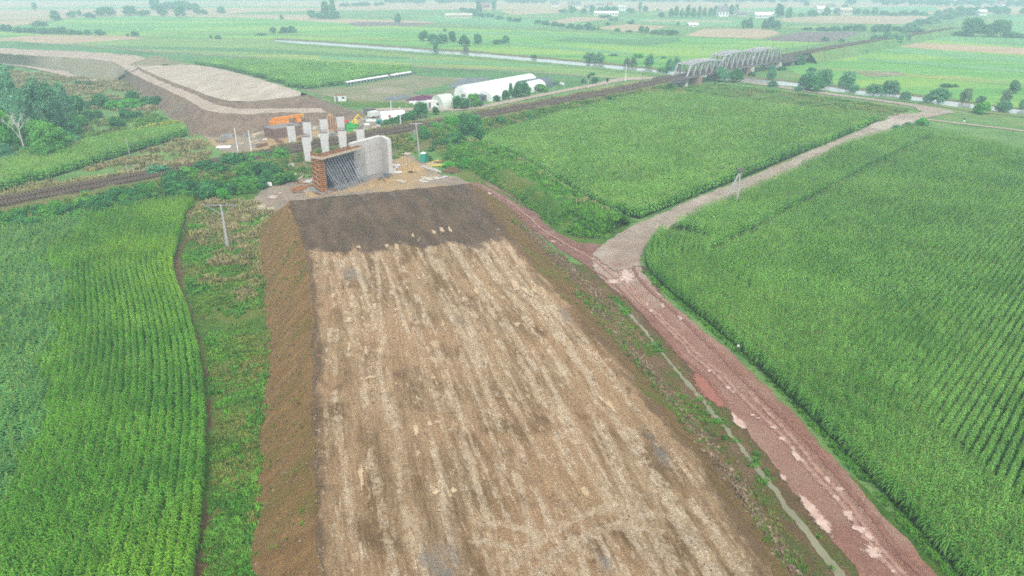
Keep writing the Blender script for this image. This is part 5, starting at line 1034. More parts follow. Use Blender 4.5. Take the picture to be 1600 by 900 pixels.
undergrowth([P(*p)[:2] for p in [(-60, 260), (0, 254), (60, 246), (112, 232), (120, 205), (150, 168), (60, 140), (-60, 140)]], .05, 'undergrowth of the wood at the left edge', (1.5, 3.0), None, 7, -.2)
# uncountable far woodland mass
def mass(name, px0, px1, py, dh, n, label, mat='lf_dark', dy=3, hs=(6, 9)):
    c_ = source(name, [crown('round', mat, i, 0) for i in range(4)]); g2 = np.random.default_rng(int(px0)); pts = []; sc = []
    for i in range(n):
        f = g2.random(); q = P(px0+(px1-px0)*f, py+dh*f-dy*g2.random()); pts.append(q); h_ = g2.uniform(*hs); sc.append((h_*1.5, h_*1.5, h_))
    rot = np.zeros((n, 3)); rot[:, 2] = g2.uniform(0, 6, n); scatter(name, pts, rot, sc, g2.integers(0, 4, n), c_, label, 'woodland')
mass('far_woodland', 600, 860, 5.5, 0, 70, 'long dark hazy wood at the top centre')
mass('far_woodland', 980, 1260, 3.5, 1, 50, 'pale wood along the top right of centre', dy=2)
mass('far_woodland', 1360, 1620, 8, 4, 70, 'hazy wooded village belt at the top right', dy=6)
mass('far_woodland', 1470, 1620, 22, 2, 30, 'hazy tree belt at the right edge', dy=4, hs=(5, 8))
mass('far_hedge', 530, 600, 11, -2, 16, 'hazy hedge right of the lone copse', dy=1, hs=(4, 6))
mass('far_hedge', 1590, 1700, 62, 4, 8, 'hedge at the right edge beyond the pale field', dy=1, hs=(3, 5))
# dead tree in front of the wood
b = MB(); rd = random.Random(8)
def br(p, d, L, r_, dep):
    q = p+d*L; b.bar(p, q, r_*2, n=5, w2=r_*1.3)
    if dep == 0: return
    for k in range(3 if dep > 1 else 4):
        nd = (d+Vector((rd.uniform(-.75, .75), rd.uniform(-.75, .75), rd.uniform(-.1, .45)))).normalized(); br(p+d*L*rd.uniform(.55, 1), nd, L*rd.uniform(.55, .8), r_*.55, dep-1)
c = P(42, 244); dt = root('dead_tree', c, 'bare white dead tree standing in front of the green wood', 'dead tree')
m = mpp(c); br(Vector((0, 0, -.1)), Vector((-.03, 0, 1)), 32*m, .26, 4); b.build('trunk', M['deadwood'], dt)
# ================================================================ the unfinished abutment
def frame(o, dx):                 # local frame: x along dx, y to the left of it
    return math.atan2(dx[1], dx[0])
AO = P(502, 299)*np.array([1, 1, 0]); AE = P(600.7, 267.2)
adir = (AE-AO)[:2]; AL = float(np.linalg.norm(adir)); yaw = math.atan2(adir[1], adir[0])
ab = root('abutment', AO, 'unfinished grey concrete bridge abutment with orange formwork and raking props at its left half', 'bridge abutment', rz=yaw)
L0 = AL; HT = 7.9
# local: +x along the wall, -y towards the camera side
b = MB(); b.box(0.3, L0-9.0, 0, 1.3, -.2, HT-1.7); b.box(L0-9.0, L0, 0, 1.3, -.2, HT-.35); b.box(L0-9, L0+.1, .02, 1.28, HT-.348, HT); wl = b.build('wall', M['concrete'], ab)
b = MB()
for z in (2.6, 5.2): b.box(L0-8.9, L0-.1, -.012, .02, z, z+.03)
for x in (L0-6.4, L0-4.0, L0-1.9): b.box(x, x+.03, -.012, .02, .1, 7.4)
b.build('panel_joint', M['concrete_dark'], wl)
b = MB(); wx = math.cos(-1.95); wy = math.sin(-1.95)
def rot2(b, pts, z0, z1):
    n = len(pts); b.add([(p[0], p[1], z0) for p in pts]+[(p[0], p[1], z1) for p in pts], [tuple(range(n))[::-1], tuple(range(n, 2*n))]+[(i, (i+1) % n, n+(i+1) % n, n+i) for i in range(n)])
WD = P(610, 272.6)[:2]-AE[:2]; ca, sa = math.cos(-yaw), math.sin(-yaw); wd = np.array([WD[0]*ca-WD[1]*sa, WD[0]*sa+WD[1]*ca]); wd = wd/np.linalg.norm(wd)*4.3; wn = np.array([-wd[1], wd[0]])/np.linalg.norm(wd)*.9
if wn[0] < 0: wn = -wn
p0 = np.array([L0-.05, .6]); rot2(b, [p0, p0+wd, p0+wd+wn, p0+wn], -.2, HT-.03); b.build('wing_wall', M['concrete'], ab)
XF = L0-9.2                       # formwork runs from 0 to XF
fw = MB().box(.35, XF, -.16, -.01, .3, HT-1.1).build('formwork_panel', M['formply'], ab)
for x in np.arange(.9, XF-.3, 1.15):
    MB().box(x, x+.12, -.34, -.163, .35, HT-1.0).build('soldier_beam', M['chassis'], fw)
for z in (1.2, 2.9, 4.6, 6.2):
    MB().box(.3, XF+.2, -.5, -.343, z, z+.16).build('waler', M['formply'], fw)
# top platform: timber frame, boards and guard beams
pf = MB(); z = HT-.9
for y in (-1.75, -1.2, -.62, -.05, 1.1): pf.box(-.4, XF+1.6-(.5 if y < -1 else 0), y, y+.16, z, z+.22)
for x in np.arange(-.3, XF+1.2, .95): pf.box(x, x+.09, -1.8, 1.3, z+.222, z+.33)
plf = pf.build('platform_joist', M['timber'], ab)
MB().box(-.55, XF+1.4, -1.97, -1.82, z-.1, z+.35).build('edge_beam', M['timber_pale'], ab)
MB().box(-.72, -.56, -1.97, 1.3, z-.1, z+.35).build('edge_beam', M['timber_pale'], ab)
rb = MB(); rq = random.Random(2)
for i in range(46): rb.box(1+i*.2, 1.04+i*.2, .3+.6*(i % 2), .34+.6*(i % 2), HT-1.75, HT-rq.uniform(.3, .9))
rb.build('rebar', M['rebar'], wl)
# orange end shutter at the left with its comb of walers
wu = wd/np.linalg.norm(wd); wv = np.array([-wu[1], wu[0]]);  wv = wv if wv[0] > 0 else -wv
def ebox(b, a0, a1, c0, c1, z0, z1, o=np.array([-.35, -.2])):    # box in the skewed axes of the wing walls
    pts = [o+wu*a0+wv*c0, o+wu*a1+wv*c0, o+wu*a1+wv*c1, o+wu*a0+wv*c1]; rot2(b, pts, z0, z1); return b
es = ebox(MB(), -4.3, .5, 0, .14, -.1, HT-.35).build('end_shutter', M['timber'], ab)
for i in range(17):
    zz = .25+i*.42; ebox(MB(), .503, .75, -.05, 1.25, zz, zz+.16).build('end_waler', M['timber_orange'], es)
for q in (0, .75): ebox(MB(), .2, .5, q+.16, q+.3, .0, HT-.5).build('end_stud', M['timber_orange'], es)
for i in range(7): ebox(MB(), -4.2, .45, -.25, -.003, .5+i*1.0, .68+i*1.0).build('end_waler', M['timber_orange'], es)
# raking push-pull props
for i in range(25):
    x = .75+i*(XF-1.2)/24; zt = HT-1.3 if i % 2 == 0 else HT-3.2; yo = -3.9 if i % 2 == 0 else -2.9
    MB().bar((x, -.5, zt), (x+rq.uniform(-.1, .35)+.35, yo, .02), .1, n=6).build('raking_prop', M['prop'], ab)
for i in range(7):
    x = .6+i*.35; MB().bar((x, -1.9, 4.4-i*.5), (x+2.4, -3.1, .05), .09, n=6).build('raking_prop', M['prop'], ab)
for i in range(10):
    x = XF-.6+i*.33; MB().bar((x, -1.2, HT-1.0), (x, -1.25, .02), .05, n=5).build('scaffold_tube', M['steel'], ab)
for i in range(4): MB().bar((XF-.7, -1.2, 1.6+i*1.6), (XF+2.7, -1.2, 1.6+i*1.6), .05, n=5).build('scaffold_tube', M['steel'], ab)
MB().bar((XF-.6, -1.28, .1), (XF+2.4, -1.28, 6.6), .05, n=5).build('scaffold_tube', M['steel'], ab)
def abw(x, y, z=0): 
    c, s = math.cos(yaw), math.sin(yaw); return np.array([AO[0]+x*c-y*s, AO[1]+x*s+y*c, z])
ft = MB().box(-1.5, L0+1, -2.6, 2.2, -.2, .12).build('footing', M['concrete_dark'], ab)

# ================================================================ concrete pillars
def pillar(p, z1, label, group, wt=2.0, wb=1.15, cap=.9, d=.9, zb=-.1):
    t_ = root('bridge_pillar', (p[0], p[1], 0), label, 'bridge pillar', group, rz=.62-.35)
    b = MB(); k = z1-.0
    b.add([(-wb/2, -d/2, zb), (wb/2, -d/2, zb), (wb/2, d/2, zb), (-wb/2, d/2, zb), (-wt/2, -d/2, k), (wt/2, -d/2, k), (wt/2, d/2, k), (-wt/2, d/2, k)],
          [(0, 3, 2, 1), (4, 5, 6, 7), (0, 1, 5, 4), (1, 2, 6, 5), (2, 3, 7, 6), (3, 0, 4, 7)]); b.build('shaft', M['concrete_pale'], t_)
    r_ = MB().box(-wt/2+.06, wt/2-.06, -d/2+.06, d/2-.06, k, k+.08)
    for i in range(9):
        for y in (-d/2+.12, d/2-.12): x = -wt/2+.15+i*(wt-.3)/8; r_.bar((x, y, k), (x, y, k+cap), .035, n=4)
    for zz in (.25, .5, .75):
        for y in (-d/2+.12, d/2-.12): r_.bar((-wt/2+.12, y, k+zz*cap), (wt/2-.12, y, k+zz*cap), .03, n=4)
    r_.build('rebar_cage', M['rebar'], t_)
for (px, py), lab in zip([(478, 214), (505.7, 208), (533.9, 204.5), (562.2, 201.5)], ['near pillar left of the orange formwork, its whole tapered shaft in view', 'near pillar rising behind the timber platform, second from the left', 'near pillar behind the right end of the timber platform, third from the left', 'near pillar behind the bare concrete wall, rightmost of all']):
    pillar(P(px, py, 7.0), 7.0, lab, 'near row of bridge pillars', wt=1.95, wb=1.4)
for (px, py, z_), lab in zip([(454, 196.5, 6.2), (479, 190.5, 7.4), (505, 186, 7.4), (531, 182, 7.4)], ['pillar beyond the railway, leftmost of all, standing alone against the sand', 'pillar beyond the railway, just above the near tapered pillar', 'pillar beyond the railway, third from the left', 'pillar beyond the railway, tallest in the picture, beside the green machine']):
    pillar(P(px, py, z_), z_, lab, 'far row of bridge pillars', wt=1.95, wb=1.7, cap=.7 if z_ > 7 else .3)

# ================================================================ works beyond the railway
def at(px, py, z=0): return P(px, py, z)
c = at(429, 218); e = at(474, 210.5); d_ = (e-c)[:2]; ya = math.atan2(d_[1], d_[0]); Lf = float(np.linalg.norm(d_))
fb = root('foundation_block', c, 'long brown sheeted foundation block beneath the orange crane', 'foundation', rz=ya)
MB().box(0, Lf, 0, 5.5, -.1, 2.7).build('block', M['concrete_dark'], fb)
b = MB(); 
for i in range(int(Lf/.6)): b.box(.05+i*.6, .35+i*.6, -.09, -.003, 0, 2.75)
b.build('sheeting', M['rust'], fb)
b = MB()
for i in range(9): b.box(-.09, -.003, .05+i*.6, .35+i*.6, 0, 2.75)
b.build('sheeting', M['rust'], fb)
c = at(512, 203); tp = root('timber_panel', c, 'tall tan timber shutter standing between two far pillars', 'shutter panel', rz=.5)
MB().box(0, 3.4, 0, .4, 0, 3.6).build('panel', M['timber'], tp); b = MB()
for i in range(5): b.box(.2+i*.7, .35+i*.7, -.12, -.003, .1, 3.55)
b.build('batten', M['timber_pale'], tp)
# orange mobile crane
cr = root('mobile_crane', at(443, 202), 'orange mobile crane with lowered telescopic boom on a grey carrier', 'crane', rz=.78)
b = MB(); b.box(-5.2, 5.2, -1.25, 1.25, .75, 1.5); b.box(-5.4, -4.4, -1.2, 1.2, 1.0, 1.7); b.build('carrier', M['chassis'], cr)
for x in (-3.9, -2.5, 1.4, 2.8):
    for y in (-1.15, 1.15):
        w_ = MB(); w_.bar((x, y-.2, .55), (x, y+.2, .55), 1.1, n=12); w_.build('wheel', M['dark'], cr)
cb = MB(); cb.box(4.1, 5.4, -1.2, 1.2, 1.5, 2.7, taper=.12); cb = cb.build('driver_cab', M['orange'], cr); MB().box(5.2, 5.36, -1.0, 1.0, 1.9, 2.5).build('windscreen', M['glass'], cb)
MB().box(-2.4, 1.2, -1.15, 1.15, 1.5, 2.6, taper=.15).build('turntable_housing', M['orange'], cr); MB().box(-3.7, -2.4, -1.1, 1.1, 1.55, 2.7).build('counterweight', M['orange'], cr)
oc = MB().box(.2, 1.5, -1.25, -.3, 1.75, 3.0, taper=.1).build('crane_cab', M['orange'], cr)
bm_ = MB(); bm_.box(-3.0, 5.6, .05, .85, 2.75, 3.45); bm_.build('boom', M['orange'], cr); MB().box(5.6, 6.4, .12, .78, 2.82, 3.38).build('boom_tip', M['orange'], cr); MB().box(6.4, 6.8, .1, .8, 2.5, 3.5).build('boom_head', M['yellow'], cr)
for x in (-4.6, 3.6):
    for y in (-1.9, 1.9): MB().bar((x, 0, .95), (x, y, .95), .25).bar((x, y, .95), (x, y, .05), .16).box(x-.3, x+.3, y-.3, y+.3, .0, .08).build('outrigger', M['chassis'], cr)
# green drilling machine
dm = root('drilling_rig', at(550, 204), 'bright green tracked drilling machine with yellow cab and folded yellow boom', 'drilling machine', rz=.5)
for y in (-1.1, 1.1):
    w_ = MB(); w_.prism([(-1.9, .35), (-1.5, .02), (1.5, .02), (1.9, .35), (1.5, .75), (-1.5, .75)], 'y', y-.3, y+.3); w_.build('crawler_track', M['green_paint'], dm)
MB().box(-1.7, 1.9, -1.1, 1.1, .9, 2.0, taper=.1).build('body', M['green_paint'], dm)
MB().box(-1.0, -.2, -1.05, .9, 2.003, 2.5).build('engine_cover', M['green_paint'], dm)
cb = MB().box(.5, 1.6, -1.15, -.2, 2.0, 3.1, taper=.08).build('cab', M['yellow'], dm); MB().box(1.52, 1.62, -1.0, -.35, 2.3, 2.9).build('windscreen', M['glass'], cb)
MB().bar((.2, .4, 2.0), (2.4, .6, 4.2), .35).build('boom', M['yellow'], dm); MB().bar((2.4, .6, 4.2), (3.6, .7, 2.6), .28).build('boom_arm', M['yellow'], dm)
MB().bar((1.0, .5, 2.0), (1.9, .55, 3.5), .16, n=6).build('hydraulic_ram', M['steel'], dm); MB().box(-1.9, -.9, -.6, .6, 2.503, 3.0).build('hopper', M['red'], dm)
for y in (-1.6, 1.6): MB().bar((-1.5, y*.6, .9), (-2.1, y, .05), .14).build('stabiliser_leg', M['green_paint'], dm)
# site tent and containers
st_ = root('site_tent', at(596, 187), 'white site tent with a small red emblem on its end', 'tent', rz=.35)
def arch(w, h, n=10, p=1.0): return [(w/2*math.cos(math.pi*i/n), h*(math.sin(math.pi*i/n)**p)) for i in range(n+1)]
b = MB(); b.prism([(p[0]+1.6, p[1]) for p in arch(3.6, 2.2, 8, .6)], 'x', 0, 7.5); b.build('canopy', M['white'], st_)
b = MB(); b.add([(2.2, -.235, .9), (2.75, -.235, .55), (2.95, -.235, 1.1), (2.6, -.235, 1.5), (2.3, -.235, 1.45)], [(0, 1, 2, 3, 4)]); b.v = [(x, y, z) for x, y, z in b.v]
b.add([(x, y+.04, z) for x, y, z in b.v[:5]], [(4, 3, 2, 1, 0)]); b.add(b.v[:10], [(0, 1, 6, 5), (1, 2, 7, 6), (2, 3, 8, 7), (3, 4, 9, 8), (4, 0, 5, 9)]); b.build('emblem', M['red'], st_)
def container(px, py, L, W, Hh, mat, label, name='site_container', cat='container', rz=.3, roof=None):
    t_ = root(name, at(px, py), label, cat, rz=rz); b = MB(); b.box(0, L, 0, W, 0, Hh); bd = b.build('body', M[mat], t_)
    MB().box(-.06, L+.06, -.06, W+.06, Hh, Hh+.12).build('roof', M[roof or mat], t_); MB().box(.4, 1.2, -.04, -.003, .05, Hh-.3).build('door', M['roof_grey'], t_); MB().box(L-1.4, L-.6, -.04, -.003, Hh*.45, Hh*.8).build('window', M['glass'], t_)
container(523, 159, 4.0, 2.4, 2.0, 'white_old', 'small pale cabin with a brownish roof at the foot of the far roadbed', 'site_cabin', 'cabin', .2, 'roof_red')
container(589, 197, 1.6, 1.3, 1.6, 'teal', 'small pale green cabin at the edge of the rail slope hedge', 'site_cabin', 'cabin', .3)
container(668, 170, 4.4, 3.0, 2.3, 'white_old', 'small white shed left of the ribbed greenhouse', 'white_shed', 'shed', .15)
# teal portable toilet
pt = root('portable_toilet', at(657.5, 254), 'teal portable toilet at the foot of the utility pole', 'toilet', rz=-.15)
bd = MB().box(0, 1.15, 0, 1.15, .08, 2.1).build('cabin', M['teal'], pt); MB().box(-.04, 1.19, -.04, 1.19, 2.1, 2.32, taper=.15).build('roof', M['white_old'], pt)
MB().box(.2, .95, -.03, -.003, .15, 1.95).build('door', M['teal'], pt); MB().box(-.05, 1.2, -.05, 1.2, 0, .08).build('base', M['dark'], pt)
for z in (.5, 1.0, 1.5): MB().box(-.025, -.003, .1, 1.05, z, z+.12).build('rib', M['teal'], pt)
# orange-white parked things by the tent
for px, py, lab, rz in [(580, 178, 'dark parked van left of the white site tent', .4), (586, 183, 'pale parked van touching the white site tent', .9)]:
    v_ = root('parked_van', at(px, py), lab, 'van', rz=rz)
    b = MB(); b.prism([(-2.2, .35), (2.2, .35), (2.2, .95), (1.5, 1.15), (1.0, 1.85), (-2.2, 1.9)], 'y', -.9, .9); b.build('body', M['poledark' if 'dark' in lab else 'white_old'], v_)
    for x in (-1.4, 1.4):
        for y in (-.85, .85): MB().bar((x, y-.1, .35), (x, y+.1, .35), .68, n=10).build('wheel', M['dark'], v_)
    MB().add([(1.03, -.8, 1.8), (1.48, -.8, 1.2), (1.48, .8, 1.2), (1.03, .8, 1.8), (1.07, -.8, 1.83), (1.52, -.8, 1.23), (1.52, .8, 1.23), (1.07, .8, 1.83)], [(0, 1, 2, 3), (7, 6, 5, 4), (0, 4, 5, 1), (2, 6, 7, 3)]).build('windscreen', M['glass'], v_)

# ================================================================ loose material around the abutment
def slab(px, py, L, W, Hh, rz, mat, label, name='concrete_slab', cat='slab', group=None, z=0):
    p = P(px, py, z); b = MB().box(-L/2, L/2, -W/2, W/2, 0, Hh, taper=.03); o = b.build(name, M[mat]); o.location = (float(p[0]), float(p[1]), z+.11 if z == 0 else z); o.rotation_euler = (0, 0, rz); setp(o, label, cat, group); return o
slab(455, 268, 1.6, .8, 1.6, .3, 'concrete_pale', 'upright pale concrete block beside the haul track by the thicket', 'concrete_block', 'block')
slab(457, 275, 1.8, .8, .4, .4, 'concrete_pale', 'low pale concrete block lying below the upright block', 'concrete_block', 'block')
slab(412, 291, 3.4, .9, .6, .25, 'white', 'white beam lying beside the thicket left of the works', 'white_beam', 'beam')
for i, (px, py, L, rz) in enumerate([(392, 318, 2.6, .1), (396, 323, 3.4, .5), (402, 325, 3.2, .1), (409, 328, 4.6, .15)]):
    slab(px, py, L, 1.0, .2, rz, 'timber_pale', f'pale board on the verge above the left end of the embankment, {ORD[i]} from the left', 'board', 'board', 'boards on the left verge')
g_ = random.Random(11)
for i, (px, py) in enumerate(sorted([(468, 295), (474, 292), (480, 286), (487, 283), (476, 300), (463, 298), (489, 291), (470, 287)])):
    slab(px, py, g_.uniform(1.5, 3.6), g_.uniform(.2, .6), g_.uniform(.1, .3), g_.uniform(-.2, .8), g_.choice(['timber_pale', 'concrete', 'timber']), f'plank in the litter left of the orange formwork, {ORD[i]} from the left', 'plank', 'plank', 'planks left of the formwork')
for i, (px, py) in enumerate(sorted([(618, 259), (622, 264), (626, 262), (616, 268), (630, 260), (621, 270)])):
    slab(px, py, g_.uniform(2, 3), g_.uniform(.8, 1.5), .14, g_.uniform(-.3, .9), 'concrete_pale', f'pale panel lying by the right wing wall, {ORD[i]} from the left', 'panel', 'panel', 'panels by the wing wall')
for i, (px, py) in enumerate(sorted([(657, 283), (662, 285), (667, 281), (672, 282), (677, 279), (683, 280), (690, 279), (695, 278), (664, 279), (625, 284), (630, 286)])):
    slab(px, py, g_.uniform(1, 2.4), .4, .25, g_.uniform(-.6, 1.2), g_.choice(['concrete_pale', 'timber_pale', 'concrete']), f'pale block in the scatter beyond the dark end of the embankment, {ORD[i]} from the left', 'block', 'block', 'blocks beyond the embankment end')
for i, (px, py) in enumerate(sorted([(594, 281), (598, 279), (603, 277), (600, 283), (606, 279), (610, 276), (567, 284), (572, 283), (562, 286), (553, 289), (545, 291), (538, 293), (532, 295), (559, 283)])):
    slab(px, py, g_.uniform(.8, 1.8), .3, g_.uniform(.3, .7), g_.uniform(0, 3), g_.choice(['concrete_dark', 'chassis', 'timber', 'steel']), f'bundle of formwork gear along the abutment foot, {ORD[i]} from the left', 'gear_bundle', 'building gear', 'gear along the abutment foot')
for i, (px, py, rz, mt) in enumerate([(676, 255, .9, 'yellow'), (679, 258, -.4, 'timber_pale'), (684, 260, .2, 'yellow'), (673, 258, 1.2, 'timber_pale'), (681, 255, .6, 'timber')]):
    slab(px, py, 4.0, .35, .3, rz, mt, f'{"yellow" if mt == "yellow" else "wooden"} beam in the pile right of the teal toilet, {["topmost", "lower", "right", "left", "middle"][i]} one', 'beam', 'beam', 'beams right of the toilet')
for i, (px, py) in enumerate([(672, 264), (676, 267)]): slab(px, py, 5.5, .3, .3, -.75, 'concrete', f'long concrete beam lying along the track, {["left", "right"][i]} of the pair', 'concrete_beam', 'beam', 'concrete beams by the track')
slab(630, 241, 4, 1.2, .2, -.2, 'timber_pale', 'pale boards on the sandy path right of the wing wall', 'board', 'board')
slab(350, 231, 3.5, 1.5, .3, .1, 'white', 'white sheet-wrapped pack on the grass beyond the railway', 'wrapped_pack', 'pack')
for i, (px, py) in enumerate([(595, 190), (601, 193), (612, 190), (580, 190), (573, 196), (576, 189)]): slab(px, py, g_.uniform(1.5, 3), 1.4, .4, g_.uniform(0, 1), 'white_old', f'white pack in the yard before the site tent, {ORD[[4,5,5,2,0,1][i] if i!=1 else 4]} pick', 'wrapped_pack', 'pack', 'white packs in the site yard')['label'] = ['white pack in the site yard, just below the tent end', 'white pack in the site yard, lowest and nearest the cabin', 'white pack in the site yard, beside the dark hedge', 'white pack in the site yard, nearest the vans', 'white pack in the site yard, nearest the green machine', 'white pack in the site yard, above the one by the green machine'][i]
for k_, (px, py) in enumerate(sorted([(346, 222), (356, 216), (384, 214), (398, 226), (402, 214), (410, 229), (414, 219), (436, 222), (468, 219), (487, 216), (493, 203), (500, 214), (519, 213), (527, 208), (541, 213), (556, 208), (566, 204), (571, 188), (585, 204), (592, 200), (604, 182), (377, 226)])):
    slab(px, py, g_.uniform(1.2, 3.6), g_.uniform(.4, 1.3), g_.uniform(.2, .9), g_.uniform(0, 3), g_.choice(['timber_pale', 'timber', 'concrete_pale', 'concrete_dark', 'rust', 'steel']), f'stack of building material in the yard beyond the railway, {ORD[k_]} from the left', 'material_stack', 'stack', 'material stacks in the far yard')
for k_, (px, py) in enumerate(sorted([(462, 283), (470, 279), (465, 301), (481, 300), (486, 297), (492, 301), (478, 276), (497, 304), (510, 302), (522, 299)])):
    slab(px, py, g_.uniform(.8, 2.6), g_.uniform(.15, .5), g_.uniform(.1, .4), g_.uniform(0, 3), g_.choice(['timber', 'timber_pale', 'rust', 'steel']), f'loose timber at the foot of the orange formwork, {ORD[k_]} from the left', 'loose_timber', 'timber', 'loose timber by the formwork')
tt = P(417, 333)
gp = root('gauge_post', P(406, 336), 'thin dark survey post at the left foot of the embankment', 'post'); MB().bar((0, 0, 0), (0, 0, 1.3), .1).build('stake', M['polewood'], gp); MB().box(-.35, .35, -.04, .04, 1.1, 1.35).build('board', M['timber_pale'], gp)
ms = root('marker_stake', P(1152, 552), 'white marker stake between the red road and the corn', 'stake'); MB().bar((0, 0, 0), (0, 0, .9), .07).build('post', M['polewood'], ms); MB().box(-.12, .12, -.03, .03, .85, 1.1).build('plate', M['white'], ms)
mp = root('marker_post', P(1506, 190.5), 'short white marker post with a dark top beside the riverside path', 'post'); MB().bar((0, 0, 0), (0, 0, .6), .4).build('post', M['white'], mp); MB().bar((0, 0, .6), (0, 0, 1.1), .35).build('cap', M['dark'], mp)

# ================================================================ poles and masts
def pole(px, py, h, label, name='utility_pole', w_=.26, mat='polepaint', lean=0, arm=None, z=0, cat='pole', group=None, yaw_=0, extra=None):
    p = P(px, py, z); m = mpp(p); hh_ = h*m/.93; t_ = root(name, p, label, cat, group, rz=yaw_)
    tipx = lean*m; MB().bar((0, 0, -.1), (tipx, 0, hh_), w_, n=8, w2=w_*.7).build('shaft', M[mat], t_)
    if arm == 'T':
        MB().bar((tipx-1.3, 0, hh_-.1), (tipx+1.3, 0, hh_-.1), .12).build('crossarm', M[mat], t_)
        for x in (-1.2, 0, 1.2): MB().bar((tipx+x, 0, hh_-.04), (tipx+x, 0, hh_+.22), .1, n=6).build('insulator', M['dark'], t_)
    if arm == 'bracket':
        MB().bar((tipx, 0, hh_-.5), (tipx+2.6, -.6, hh_-.9), .07).bar((tipx, 0, hh_-1.6), (tipx+2.6, -.6, hh_-.9), .06).build('bracket_arm', M[mat], t_)
    if arm == 'lamp':
        MB().bar((tipx, 0, hh_-.2), (tipx-1.5, -.3, hh_+.4), .07).build('lamp_arm', M[mat], t_); MB().box(tipx-2.1, tipx-1.45, -.45, -.15, hh_+.33, hh_+.47).build('lamp_head', M['white_old'], t_)
    if extra: extra(t_, tipx, hh_, m)
    return t_
def lattice(t_, x, h, m):
    MB().bar((x-2.6, 0, h-.1), (x+2.6, 0, h-.1), .14).build('crossarm', M['steel'], t_)
    MB().bar((x-2.4, 0, h-.1), (x, 0, h-1.7), .1).bar((x+2.4, 0, h-.1), (x, 0, h-1.7), .1).build('arm_strut', M['steel'], t_)
    for q in (-2.3, -.8, .8, 2.3): MB().bar((x+q, 0, h-.05), (x+q, 0, h+.22), .1, n=6).build('insulator', M['dark'], t_)
    MB().bar((-.55, .5, 0), (x-.1, .1, h*.78), .2, n=6).build('brace_leg', M['polepaint'], t_)
pole(357, 388, 66, 'twin-legged concrete utility pole with a wide crossarm, left of the embankment', w_=.4, extra=lattice)
def equip(t_, x, h, m):
    MB().bar((x-1.6, 0, h-.2), (x+1.6, 0, h-.2), .13).build('crossarm', M['polepaint'], t_)
    for i in range(3): MB().box(x-.75, x-.2, -.3, .1, h-2.2-i*.8, h-1.7-i*.8).build('switch_box', M['steel'], t_)
    for q in (-1.5, 1.5): MB().bar((x+q, 0, h-.15), (x+q, 0, h+.15), .1, n=6).build('insulator', M['dark'], t_)
pole(655.5, 245, 49, 'pale utility pole with crossarm and boxes above the teal toilet', w_=.36, lean=-2.5, extra=equip)
pole(663.5, 221, 36, 'thin faded pole right of the utility pole with boxes', w_=.14, mat='steel')
def aframe(t_, x, h, m):
    MB().bar((-2.7, .6, -.1), (x, .1, h-.3), .42, n=8).build('leg', M['polepaint'], t_); MB().bar((-1.35, .3, h*.46), (.05, 0, h*.42), .14).build('tie_bar', M['polepaint'], t_)
    MB().box(x-.5, x+.6, -.3, .4, h-.35, h+.25).build('transformer', M['poledark'], t_); MB().bar((x-1.0, -.5, h+.3), (x+.9, .6, h+.3), .12).build('crossarm', M['poledark'], t_)
    for q in (-.9, .8): MB().bar((x+q, q*.5, h+.3), (x+q, q*.5, h+.6), .12, n=6).build('insulator', M['dark'], t_)
pole(1150.5, 325, 56, 'A-frame utility pole with dark fittings between gravel road and corn', w_=.42, mat='polepaint', lean=-1.5, extra=aframe)
MST = [(373, 243, 40, 'white', 'left one of two tall white masts left of the site yard', .26, None), (395, 250, 43, 'white', 'right one of two tall white masts left of the site yard', .26, None), (381, 236, 22, 'steel', 'thin grey mast between the two white masts at the site yard', .12, None),
  (613, 197, 36, 'white', 'left one of two tall white masts behind the wing wall', .3, None), (627, 206, 36, 'white', 'right one of two tall white masts behind the wing wall', .3, None),
  (202.5, 242, 28, 'polepaint', 'grey catenary pole beyond the track, beside the corn strip', .16, None), (202.5, 281, 25, 'polepaint', 'grey mast by the track with a leaning side arm', .16, 'bracket'), (181.5, 277, 20, 'polewood', 'thin brown pole by the track left of the grey mast', .12, None),
  (707, 177, 27, 'polepaint', 'rail-side pole in front of the ribbed greenhouse', .26, None), (734.5, 174, 18, 'polepaint', 'rail-side lamp pole above the large dark tree', .2, 'lamp'), (838.5, 153, 19, 'polepaint', 'rail-side pole right of the dark greenhouse', .2, None), (866.5, 156, 26, 'polepaint', 'rail-side pole with a slanting arm right of the dark greenhouse', .16, 'bracket'),
  (881, 144, 23, 'polepaint', 'pale pole on the road side before the signals', .18, None), (911.5, 149, 26, 'steel', 'thin catenary mast left of the first signal', .15, 'bracket'), (967, 138, 18, 'steel', 'thin grey mast right of the second signal', .15, None), (977, 127, 24, 'white', 'tall white mast left of the bridge', .28, None), (1003, 131, 22, 'poledark', 'dark mast right of the tall white mast', .2, None),
  (648, 147, 60, 'steel', 'tall thin lattice mast in the fallow field by the white hutches', .3, None), (667, 116, 32, 'steel', 'thin mast beyond the white levee path', .22, None), (635, 170, 34, 'steel', 'faint thin mast by the haul road left of the white shed', .16, None), (58, 74, 17, 'steel', 'thin mast beside the tan field at the far left', .16, None), (1207, 75, 12, 'poledark', 'dark mast beyond the last bridge span', .2, None), (984, 33, 34, 'steel', 'faint tall lattice mast near the hazy village', .3, None)]
for px, py, h, mt, lab, w_, arm in MST: pole(px, py, h, lab, 'mast', w_, mt, arm=arm, yaw_=.75 if arm == 'bracket' else 0, cat='mast')
far_m = [(1213, 94, 17), (1237, 77, 12), (1261, 78, 13), (1280, 71, 13), (1303, 73, 12), (1330, 66, 10), (1346, 61, 9), (1353, 62, 10), (1330, 55, 9), (1370, 56, 8), (1391, 52, 8), (1408, 48, 8), (1318, 64, 8), (1098, 78, 7), (1153, 80, 6)]
